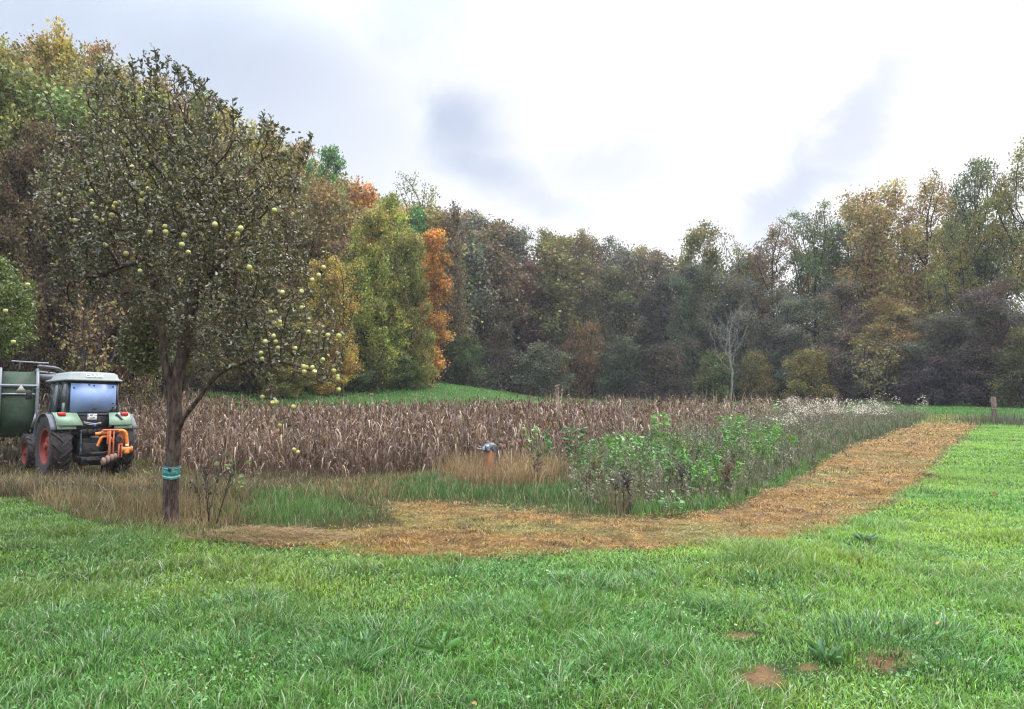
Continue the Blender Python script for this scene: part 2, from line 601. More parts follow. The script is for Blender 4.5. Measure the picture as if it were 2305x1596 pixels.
def straw_tint(x, y):
    """orange-brown mown stubble with yellow-green stretches"""
    n = fnoise(x * 0.8, y * 1.6, 41, 4)
    g = .85 * np.clip((n - 0.52) * 5, 0, 1)
    g = np.maximum(g, 0.8 * in_poly(x, y, GREENISH) * np.clip(fnoise(x * 2, y * 2, 42) * 2 - .2, 0, 1))[..., None]
    a = np.array([0.315, 0.185, 0.062]); b_ = np.array([0.240, 0.230, 0.070])
    return a * (1 - g) + b_ * g


pc = straw_tint(xs, ys) * (0.35 + 0.6 * fnoise(xs * 6, ys * 6, 43))[:, None]
obj('path', make_mesh('path', np.stack([xs, ys, PZ.ravel()[used]], 1), mp_[PF], M_ground, col=pc, smooth=True), kind='structure')


# ------------------------------------------------------------------ blade fields
def blades(P, h, w, lean, az, colb, colt, seg=3, curl=0.35):
    """grass blades: P (n,3) roots, h heights, w widths, lean (n,2) tip offset, az blade facing"""
    n = len(P)
    ts = np.linspace(0, 1, seg + 1)
    side = np.stack([np.cos(az), np.sin(az), np.zeros(n)], 1)
    ln = np.column_stack([lean, np.zeros(n)])
    ll = np.linalg.norm(lean, axis=1) / np.maximum(h, 1e-3)
    V = np.empty((n, 2 * (seg + 1), 3), np.float32)
    Cc = np.empty((n, 2 * (seg + 1), 3), np.float32)
    for i, t_ in enumerate(ts):
        zz = h * (t_ - curl * np.minimum(ll, 1.6) * t_ ** 3)
        c = P + ln * (t_ ** 1.8) + np.column_stack([np.zeros((n, 2)), zz])
        ww = (w * (1 - t_) ** 0.6 * 0.5 + w * 0.03)[:, None]
        V[:, 2 * i] = c - side * ww
        V[:, 2 * i + 1] = c + side * ww
        cc = colb * (1 - t_) + colt * t_
        Cc[:, 2 * i] = cc; Cc[:, 2 * i + 1] = cc
    base = np.arange(n)[:, None] * (2 * (seg + 1))
    F = []
    for i in range(seg):
        F.append(np.column_stack([base + 2 * i, base + 2 * i + 1, base + 2 * i + 3, base + 2 * i + 2]))
    return V.reshape(-1, 3), np.vstack(F), Cc.reshape(-1, 3)


class Acc:
    def __init__(s): s.V = []; s.F = []; s.C = []; s.n = 0

    def add(s, vfc):
        V, F, Cc = vfc
        if len(V) == 0: return
        s.V.append(V); s.F.append(F + s.n); s.C.append(Cc); s.n += len(V)

    def build(s, name, mat, parent=None, **k):
        return obj(name, make_mesh(name, np.vstack(s.V), np.vstack(s.F), mat, col=np.vstack(s.C)), parent, **k)


def scatter(y0, y1, dens, poly=None, x0=None, x1=None, margin=2.0, fov=0.80, inv=None):
    """uniform random ground points between depths y0 and y1 inside the wide view"""
    xm = fov * y1 + margin
    a, b_ = (-xm if x0 is None else x0), (xm if x1 is None else x1)
    n = int(dens * (b_ - a) * (y1 - y0))
    x = rng.uniform(a, b_, n); y = rng.uniform(y0, y1, n)
    k = np.abs(x) < fov * y + margin
    if poly is not None: k &= in_poly(x, y, poly)
    if inv is not None:
        for q in inv: k &= ~in_poly(x, y, q)
    x, y = x[k], y[k]
    return x, y


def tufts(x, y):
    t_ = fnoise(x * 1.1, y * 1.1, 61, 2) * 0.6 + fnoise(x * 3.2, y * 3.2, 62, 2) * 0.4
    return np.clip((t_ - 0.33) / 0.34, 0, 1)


def lawn_colour(x, y, n):
    a = fnoise(x * 0.45, y * 0.45, 71)[:, None]; b_ = fnoise(x * 1.7, y * 1.7, 72)[:, None]
    yel = np.array([0.280, 0.450, 0.070]); grn = np.array([0.150, 0.370, 0.066]); blu = np.array([0.115, 0.310, 0.095])
    fd = np.interp(y, [8, 18], [1, .3])[:, None]
    q = np.clip(.5 + (a - 0.52) * 3.2 * fd, 0, 1); r_ = np.clip((b_ - 0.42) * 4, 0, 1) * fd
    c = grn * (1 - q) + yel * q
    c = c * (1 - 0.45 * r_) + blu * 0.45 * r_
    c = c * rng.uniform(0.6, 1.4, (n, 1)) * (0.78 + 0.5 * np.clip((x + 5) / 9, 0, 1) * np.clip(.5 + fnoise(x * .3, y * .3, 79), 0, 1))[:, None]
    return c


acc = Acc()
sides = [(2.6, 6.5, 4200, 0.0062, 3), (6.5, 11, 2300, 0.0085, 3), (11, 18, 1100, 0.013, 2), (18, 36, 380, 0.026, 2)]
PATH_IN = [p_ for p_ in PATH]
for y0, y1, dens, wd, seg in sides:
    x, y = scatter(y0, y1, dens)
    k = in_poly(x, y, LAWN) | (in_poly(x + rng.normal(0, .3, len(x)), y + rng.normal(0, .3, len(x)) - .25, LAWN))
    x, y = x[k], y[k]
    jx = x + rng.normal(0, .14, len(x)) + (fnoise(x * .9, y * .9, 89) - .5) * .8; jy = y + rng.normal(0, .14, len(x)) + (fnoise(x * .9, y * .9, 90) - .5) * .7
    k = ~in_poly(jx, jy + .06, PATH) | (in_poly(x, y, PATH) & (rng.random(len(x)) < .05))
    for q in PATCHES:
        k &= ~(in_poly(x + (fnoise(x * 4, y * 4, 95) - .5) * .35, y + (fnoise(x * 4, y * 4, 96) - .5) * .5 + .05, q) & (rng.random(len(x)) < 0.97))
    x, y = x[k], y[k]
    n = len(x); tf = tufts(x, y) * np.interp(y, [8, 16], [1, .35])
    hh = (0.032 + 0.095 * tf ** 1.8 + 0.025 * rng.random(n)) * rng.uniform(0.5, 1.3, n)
    hh = np.where(y > 16, hh * 0.8 + 0.02, hh)
    for q_ in PATCHES:
        hh = hh * np.clip(.55 + poly_dist(x, y, q_) * 1.8, .55, 1)
    ang = rng.uniform(0, 2 * PI, n) * 0.9 + 2 * PI * fnoise(x * 1.3, y * 1.3, 63)
    ln = (hh * rng.uniform(0.15, 1.15, n))[:, None] * np.stack([np.cos(ang), np.sin(ang)], 1)
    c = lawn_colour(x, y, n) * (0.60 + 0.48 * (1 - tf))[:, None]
    pale = rng.random(n) < 0.13
    c[pale] = np.array([0.42, 0.50, 0.33]) * rng.uniform(0.6, 1.1, (pale.sum(), 1))
    straw = rng.random(n) < 0.03
    c[straw] = np.array([0.34, 0.27, 0.13]) * rng.uniform(0.6, 1.1, (straw.sum(), 1))
    shade = np.clip((x + 3.2) / 3.0, 0, 1)[:, None] if False else 1.0
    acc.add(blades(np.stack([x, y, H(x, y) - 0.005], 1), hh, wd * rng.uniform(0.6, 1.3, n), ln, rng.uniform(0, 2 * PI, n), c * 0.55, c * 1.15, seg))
# rough tufts standing out of the lawn
tl = [(1310, 1322, .5), (1080, 1390, .5), (860, 1440, .5), (1900, 1450, .7), (1990, 1440, .6), (230, 1470, .4), (560, 1370, .4), (520, 1480, .4), (1640, 1380, .35), (1470, 1320, .35),
      (1370, 1480, .4), (1700, 1320, .3), (2110, 1430, .35), (1020, 1300, .3), (750, 1500, .4), (430, 1390, .35), (1790, 1370, .3), (1940, 1250, .3), (2160, 1530, .35), (1240, 1560, .4), (120, 1400, .35)]
for px0, py0, rr in tl:
    c0 = ground(px0, py0)
    rr = rr * .8; n = int(700 * rr)
    r_ = rr * np.sqrt(rng.random(n)); th = rng.uniform(0, 2 * PI, n)
    x = c0[0] + r_ * np.cos(th) * 1.2; y = c0[1] + r_ * np.sin(th)
    hh = rng.uniform(0.11, 0.25, n) * (1 - 0.5 * r_ / rr)
    ln = (hh * rng.uniform(0.3, 1.2, n))[:, None] * np.stack([np.cos(th + rng.normal(0, .6, n)), np.sin(th + rng.normal(0, .6, n))], 1)
    c = np.array([0.085, 0.205, 0.070]) * rng.uniform(0.5, 1.6, (n, 1))
    pale = rng.random(n) < 0.12
    c[pale] = np.array([0.30, 0.38, 0.26])
    acc.add(blades(np.stack([x, y, H(x, y)], 1), hh, np.full(n, 0.007), ln, rng.uniform(0, 2 * PI, n), c * 0.5, c * 1.2, 4))
# clover and small broad leaves between the blades
x, y = scatter(2.8, 9, 520, LAWN, inv=[PATH] + PATCHES)
k = fnoise(x * 1.4, y * 1.4, 64) > .5
x, y = x[k], y[k]; n = len(x)
CLOVER = (x, y, n)
acc.build('lawn_grass', M_grass, kind='stuff', label='short bright green meadow grass with rough tufts in front of the mown track')

# far meadow strip behind the crop and to the right of the track
acc = Acc()
x, y = scatter(36, 80, 42)
k = (edge_dist(x, y) < 0.5) & ~in_poly(x, y, CROP)
x, y = x[k], y[k]; n = len(x)
hh = rng.uniform(0.06, 0.16, n)
c = np.array([0.115, 0.275, 0.065]) * rng.uniform(0.7, 1.3, (n, 1)) * (0.8 + 0.4 * fnoise(x * .3, y * .3, 75))[:, None]
acc.add(blades(np.stack([x, y, H(x, y)], 1), hh, np.full(n, 0.07), rng.normal(0, .05, (n, 2)), rng.uniform(0, PI, n), c * .8, c * 1.1, 1))
acc.build('meadow_grass', M_grass, kind='stuff', label='green grass of the far meadow below the trees')

# cut straw and stubble lying on the track
acc = Acc()
for y0, y1, dens, wd, hs in [(7, 11, 1500, 0.009, .9), (11, 16, 900, 0.012, 1.0), (16, 24, 420, 0.018, 1.2), (24, 45, 150, 0.035, 1.5)]:
    x, y = scatter(y0, y1, dens * 1.0, x0=-9, x1=28)
    jr = .10 + .22 * fnoise(x * 1.5, y * 1.5, 88)
    k = in_poly(x + rng.normal(0, 1, len(x)) * jr + (fnoise(x * .9, y * .9, 89) - .5) * .8, y + rng.normal(0, 1, len(x)) * jr + (fnoise(x * .9, y * .9, 90) - .5) * .7, PATH)
    x, y = x[k], y[k]
    n = len(x)
    hh = rng.uniform(0.015, 0.07, n) * hs * (.4 + 2.4 * fnoise(x * 2.2, y * 3.4, 76) ** 2)
    ang = rng.uniform(0, 2 * PI, n)
    ln = (rng.uniform(0.05, 0.17, n) * hs)[:, None] * np.stack([np.cos(ang), np.sin(ang)], 1)
    c = straw_tint(x, y) * rng.uniform(0.25, 1.8, (n, 1)) * np.clip(1.35 - 1.3 * np.abs(fnoise(x * 4.5, y * 6.5, 78) - .35) * 2, .25, 1.2)[:, None] * (0.7 + .6 * fnoise(x * 2.5, y * 4, 77))[:, None]
    pale = rng.random(n) < 0.08
    c[pale] = np.array([0.46, 0.38, 0.25])
    acc.add(blades(np.stack([x, y, H(x, y) + 0.03], 1), hh, wd * rng.uniform(.6, 1.3, n), ln, rng.uniform(0, 2 * PI, n), c * .7, c, 2, 0.6))
x, y = scatter(3, 8, 1500, None)
k = np.zeros(len(x), bool)
for q in PATCHES: k |= in_poly(x, y, q)
x, y = x[k], y[k]; n = len(x)
ang = rng.uniform(0, 2 * PI, n)
c = np.array([0.24, 0.150, 0.080]) * rng.uniform(.3, 1.3, (n, 1))
acc.add(blades(np.stack([x, y, H(x, y) + 0.004], 1), np.full(n, .012), np.full(n, .005), (0.02 + .05 * rng.random(n))[:, None] * np.stack([np.cos(ang), np.sin(ang)], 1), rng.uniform(0, 6, n), c, c, 2))
acc.build('cut_straw', M_dry, kind='stuff', label='orange brown cut straw and stubble lying along the curved mown track')
# ------------------------------------------------------------------ trees
def grow(attr, nodes, parents, step, infl, kill, maxit=200, tropism=(0, 0, 0.05), seed=0):
    """space colonisation: branch nodes grow towards the attractor points of the crown"""
    r_ = np.random.default_rng(seed)
    P = [np.array(p, float) for p in nodes]; par = list(parents)
    A = np.array(attr, float); N_ = np.array(P)
    near = np.argmin(((A[:, None, :] - N_[None]) ** 2).sum(2), 1)
    nd = np.sqrt(((A - N_[near]) ** 2).sum(1))
    trop = np.array(tropism)
    for it in range(maxit):
        act = nd < infl
        if not act.any():
            if len(A) == 0: break
            act = nd <= nd.min() + 1e-6
        d = A[act] - N_[near[act]]
        d /= np.linalg.norm(d, axis=1, keepdims=True) + 1e-9
        acc_ = {}; cnt_j = {}; one = {}
        for j, v_ in zip(near[act], d):
            acc_[j] = acc_.get(j, 0) + v_; cnt_j[j] = cnt_j.get(j, 0) + 1; one[j] = v_
        new = []
        for j, v_ in acc_.items():
            if np.linalg.norm(v_) < .35 * cnt_j[j]: v_ = one[j]
            v_ = v_ / (np.linalg.norm(v_) + 1e-9) + trop + r_.normal(0, 0.12, 3)
            v_ /= np.linalg.norm(v_) + 1e-9
            new.append((j, N_[j] + v_ * step))
        s0 = len(N_)
        for j, p_ in new: par.append(j)
        NN = np.array([p_ for _, p_ in new])
        N_ = np.vstack([N_, NN])
        d2 = np.sqrt(((A[:, None, :] - NN[None]) ** 2).sum(2))
        m_ = d2.min(1); a_ = d2.argmin(1)
        b_ = m_ < nd
        nd = np.where(b_, m_, nd); near = np.where(b_, a_ + s0, near)
        keep = nd > kill
        A, near, nd = A[keep], near[keep], nd[keep]
        if len(A) == 0 or len(N_) > 9000: break
    return N_, np.array(par)


def pipe_radii(par, r_tip, exp=2.3, rmax=None):
    n = len(par)
    acc_ = np.zeros(n); cnt = np.zeros(n, int)
    rad = np.zeros(n)
    for i in range(n - 1, -1, -1):
        rad[i] = r_tip if acc_[i] == 0 else acc_[i] ** (1 / exp)
        if par[i] >= 0:
            acc_[par[i]] += rad[i] ** exp; cnt[par[i]] += 1
    return rad, cnt


def skin(P, par, rad, k=5, rmin=0.0):
    """frustums along every edge of the skeleton; rings shared along main chains"""
    n = len(P)
    main = np.full(n, -1)
    for i in range(n):
        p_ = par[i]
        if p_ >= 0 and (main[p_] < 0 or rad[i] > rad[main[p_]]): main[p_] = i
    T = np.zeros((n, 3))
    for i in range(n):
        a = P[par[i]] if par[i] >= 0 else P[i]
        b_ = P[main[i]] if main[i] >= 0 else P[i]
        T[i] = b_ - a
    T /= np.linalg.norm(T, axis=1, keepdims=True) + 1e-9
    ref = np.array([0.83, 0.5, 0.2]); ref /= np.linalg.norm(ref)

    def ring(c, t_, r_):
        u = np.cross(t_, ref); u /= np.linalg.norm(u, axis=1, keepdims=True) + 1e-9
        v_ = np.cross(t_, u)
        a = np.arange(k) * 2 * PI / k
        return c[:, None, :] + r_[:, None, None] * (np.cos(a)[None, :, None] * u[:, None, :] + np.sin(a)[None, :, None] * v_[:, None, :])
    R1 = ring(P, T, rad)
    e = np.array([i for i in range(n) if par[i] >= 0 and rad[i] >= rmin])
    if len(e) == 0: return np.zeros((0, 3)), np.zeros((0, 4), int)
    side = np.array([main[par[i]] != i for i in e])
    V = [R1.reshape(-1, 3)]
    F = []
    a = np.arange(k); a2 = (a + 1) % k
    em = e[~side]
    if len(em):
        F.append(np.stack([par[em][:, None] * k + a, par[em][:, None] * k + a2, em[:, None] * k + a2, em[:, None] * k + a], 2).reshape(-1, 4))
    es = e[side]
    if len(es):
        D = P[es] - P[par[es]]; D /= np.linalg.norm(D, axis=1, keepdims=True) + 1e-9
        R2 = ring(P[par[es]], D, np.minimum(rad[es] * 1.25, rad[par[es]]))
        R3 = ring(P[es], D, rad[es])
        V.append(R2.reshape(-1, 3)); V.append(R3.reshape(-1, 3))
        o2 = n * k; o3 = n * k + len(es) * k
        q = np.arange(len(es))[:, None]
        F.append(np.stack([o2 + q * k + a, o2 + q * k + a2, o3 + q * k + a2, o3 + q * k + a], 2).reshape(-1, 4))
    return np.vstack(V), np.vstack(F)


def cards(P, size, aspect=0.55, seed=0, up=0.3, D=None, fold=False):
    """leaf-shaped faces at P, random orientation biased outward/upward"""
    r_ = np.random.default_rng(seed)
    n = len(P)
    if D is None:
        D = r_.normal(0, 1, (n, 3)); D[:, 2] += up
    D = D / (np.linalg.norm(D, axis=1, keepdims=True) + 1e-9)
    S = np.cross(D, r_.normal(0, 1, (n, 3))); S /= np.linalg.norm(S, axis=1, keepdims=True) + 1e-9
    s = size[:, None]
    wv = S * s * aspect * 0.5
    if not fold:
        V = np.stack([P, P + D * s * 0.45 + wv, P + D * s, P + D * s * 0.5 - wv], 1)
        F = np.arange(n)[:, None] * 4 + np.array([0, 1, 2, 3])
        return V.reshape(-1, 3), F, 4
    Nn = np.cross(D, S)
    lift = Nn * s * 0.10
    V = np.stack([P, P + D * s * .33 + wv + lift, P + D * s * .72 + wv * .75 + lift, P + D * s - Nn * s * .12,
                  P + D * s * .72 - wv * .75 + lift, P + D * s * .33 - wv + lift], 1)
    b_ = np.arange(n)[:, None] * 6
    F = np.vstack([b_ + np.array([0, 1, 2, 3]), b_ + np.array([0, 3, 4, 5])])
    return V.reshape(-1, 3), F, 6


def lobes_attr(lobes, n, seed):
    r_ = np.random.default_rng(seed)
    vol = np.array([l[3] * l[4] * l[5] for l in lobes]) ** 0.75
    k = r_.choice(len(lobes), n, p=vol / vol.sum())
    d = r_.normal(0, 1, (n, 3)); d /= np.linalg.norm(d, axis=1, keepdims=True)
    rr = r_.random(n) ** (1 / 2.2)
    Lb = np.array(lobes)
    return Lb[k, :3] + d * rr[:, None] * Lb[k, 3:6]


def crown_colours(nodes_hue, n, lo=0.6, hi=1.4, seed=0):
    r_ = np.random.default_rng(seed)
    return r_.uniform(lo, hi, (n, 1)) * nodes_hue


def proto(kind, seed, Ht=18.0, n_leaf=7000, leaf=0.24, W=4.0, c0=0.35, n_attr=420, trunk_r=0.22, clump=0.5, lobes_n=14, k=5, shape='round', stems=1, twig=0.012):
    r_ = np.random.default_rng(seed)
    lobes = []
    for i in range(lobes_n):
        tt = (i + 0.5) / lobes_n
        h = c0 + (1 - c0) * tt * 0.93
        if shape == 'round': prof = math.sqrt(max(0.05, 1 - ((tt - 0.42) / 0.62) ** 2))
        elif shape == 'full': prof = 0.95 - 0.55 * tt ** 2
        elif shape == 'column': prof = 0.75 * math.sqrt(max(0.05, 1 - (2 * tt - 1) ** 4 * .9))
        else: prof = 0.35 + 0.65 * tt
        a_ = i * 2.4 + r_.uniform(-.5, .5)
        rad_ = W * prof * r_.uniform(0.35, 0.72)
        lr = W * r_.uniform(0.30, 0.46) * (0.6 + 0.4 * prof)
        lobes.append((rad_ * math.cos(a_), rad_ * math.sin(a_), Ht * h, lr, lr, lr * r_.uniform(0.7, 1.2)))
    lobes.append((0, 0, Ht * (c0 + (1 - c0) * 0.45), W * .5, W * .5, Ht * (1 - c0) * .4))
    attr = lobes_attr(lobes, n_attr, seed)
    attr = attr[attr[:, 2] > 0.15]
    nodes, par = [], []
    for s_ in range(stems):
        a_ = s_ * 2 * PI / stems + r_.random(); lean = 0.0 if stems == 1 else 0.35
        n0 = max(3, int(c0 * Ht / 0.9)) if stems == 1 else 3
        x_ = y_ = 0
        st = len(nodes)
        for i in range(n0 + 1):
            z_ = i * (c0 * Ht + (0.1 if stems > 1 else 0)) / n0
            nodes.append((x_ + lean * math.cos(a_) * i * .4, y_ + lean * math.sin(a_) * i * .4, z_))
            par.append(-1 if i == 0 else len(nodes) - 2)
            x_ += r_.normal(0, 0.09); y_ += r_.normal(0, 0.09)
    step = max(0.28, Ht / 40) if n_leaf else .2
    P, par = grow(attr, nodes, par, step, Ht * .5, step * 1.3, seed=seed)
    rad, cnt = pipe_radii(par, twig)
    rad = rad * min(1.6, trunk_r / max(rad[0], 1e-3)) if True else rad
    rad = np.maximum(rad, twig)
    V, F = skin(P, par, rad, k)
    me_t = (V, F)
    if n_leaf == 0:
        return me_t, None
    thin = np.where(rad < max(np.quantile(rad, 0.72), twig * 1.2))[0]
    pick = thin[r_.integers(0, len(thin), n_leaf)]
    hue_n = r_.uniform(0.62, 1.32, len(P))[:, None] * np.array([1, 1, 1]) * (1 + r_.normal(0, 0.07, (len(P), 3)))
    # clumps share a tone: average tone with the parent's
    for i in range(len(P)):
        if par[i] >= 0: hue_n[i] = 0.25 * hue_n[i] + 0.75 * hue_n[par[i]]
    hue_n = hue_n / hue_n[thin].mean(0)
    hue_n = 1 + (hue_n - 1) * 3.0
    hue_n = np.clip(hue_n, 0.38, 2.0)
    off = r_.normal(0, clump, (n_leaf, 3)) * np.array([1, 1, .7])
    LP = P[pick] + off
    LP[:, 2] = np.maximum(LP[:, 2], 0.1)
    V2, F2, q = cards(LP, r_.uniform(0.6, 1.3, n_leaf) * leaf, 0.7, seed, up=0.2)
    lf_c = hue_n[pick] * r_.uniform(0.5, 1.5, (n_leaf, 1)) * (1 + r_.normal(0, .10, (n_leaf, 3)))
    br = r_.random(n_leaf) < .07
    lf_c[br] *= np.array([1.9, 1.6, 1.2])
    cc = np.repeat(np.clip(lf_c, .1, 3), q, 0)
    return me_t, (V2, F2, cc)


PROTO = {}


def get_proto(key):
    if key in PROTO: return PROTO[key]
    kind, var = key
    seed = 100 + 13 * var + sum(map(ord, kind))
    kw = {
        'round': dict(Ht=18, n_leaf=27000, leaf=0.22, W=4.3, c0=0.10, shape='round', clump=.44, lobes_n=18, n_attr=520),
        'open': dict(Ht=18, n_leaf=13000, leaf=0.19, W=4.4, c0=0.30, shape='round', clump=0.30, n_attr=560, trunk_r=.3, twig=.018),
        'full': dict(Ht=15, n_leaf=20000, leaf=0.25, W=4.2, c0=0.05, shape='full', lobes_n=20, n_attr=560, clump=0.31),
        'near': dict(Ht=15, n_leaf=32000, leaf=0.20, W=4.2, c0=0.06, shape='full', lobes_n=22, n_attr=640, clump=0.28),
        'column': dict(Ht=15, n_leaf=15000, leaf=0.22, W=2.3, c0=0.06, shape='column', lobes_n=18, n_attr=420, clump=0.34),
        'sparse': dict(Ht=15, n_leaf=1500, leaf=0.22, W=3.6, c0=0.3, shape='up', n_attr=520, clump=0.25, twig=0.014),
        'bush': dict(Ht=5, n_leaf=9000, leaf=0.15, W=2.4, c0=0.02, shape='full', lobes_n=12, n_attr=260, stems=3, trunk_r=0.05, clump=0.26, twig=0.008),
        'thin': dict(Ht=5, n_leaf=800, leaf=0.15, W=2.2, c0=0.12, shape='up', lobes_n=12, n_attr=420, stems=3, trunk_r=0.05, clump=0.14, twig=0.009),
        'bare': dict(Ht=8, n_leaf=0, W=2.0, c0=0.30, shape='up', n_attr=1100, trunk_r=0.065, twig=0.005),
        'mid': dict(Ht=18, n_leaf=14000, leaf=0.24, W=4.2, c0=0.25, shape='round', clump=0.55, n_attr=300, k=4),
        'far': dict(Ht=18, n_leaf=6500, leaf=0.36, W=4.2, c0=0.16, shape='round', clump=0.6, n_attr=240, k=4),
    }[kind]
    (tv, tf_), lv = proto(kind, seed, **kw)
    d = dict(Ht=kw['Ht'], W=kw['W'], tv=tv, tf=tf_, lv=lv)
    if kind not in ('far', 'mid'):
        d['trunk'] = make_mesh('trunk', tv, tf_, M_bark_pale if kind == 'bare' else M_bark, smooth=True)
        d['crown'] = make_mesh('crown', lv[0], lv[1], M_crown, col=lv[2]) if lv is not None else None
    PROTO[key] = d
    return d


tree_rand = random.Random(5)


def plant(name, key, px, top, width, Y, col, label, category='tree', group=None, off=0.0, sink=0.1):
    """a tree whose crown is centred on photo column px, reaching photo row top, width px wide, standing at depth Y"""
    d = get_proto(key)
    g = spot(px, Y)
    h = top_z(top, Y) - g[2]
    sz = h / d['Ht'] * 1.0
    sw = width / 1600 * Y / (2 * d['W'] * 0.98)
    e = obj(name, None, label=label, category=category, group=group, loc=(g[0], g[1], g[2] - sink), rotz=tree_rand.uniform(0, 6.28))
    e.scale = (sw, sw, sz)
    e.empty_display_size = 0.5
    t_ = obj('trunk', d['trunk'], e)
    if d['crown'] is not None:
        c_ = obj('crown', d['crown'], e)
        gain = (1.15 if Y <= 34 else 1.95) if px < 1000 else (.95 if name == 'shrub' else (1.4 if px < 1600 else 1.75))
        c_.color = (*[min(.8, v_ * gain) for v_ in col], 1)
    return e


OLIVE = (0.105, 0.105, 0.036); YGRN = (0.150, 0.165, 0.040); GRN = (0.062, 0.125, 0.050); TAN = (0.165, 0.122, 0.060)
ORG = (0.210, 0.115, 0.036); YEL = (0.195, 0.155, 0.045); BRN = (0.096, 0.072, 0.046); RBR = (0.092, 0.070, 0.040)
GREY = (0.080, 0.088, 0.066); PURP = (0.068, 0.068, 0.056); DGRN = (0.035, 0.060, 0.036); RED = (0.150, 0.060, 0.050)

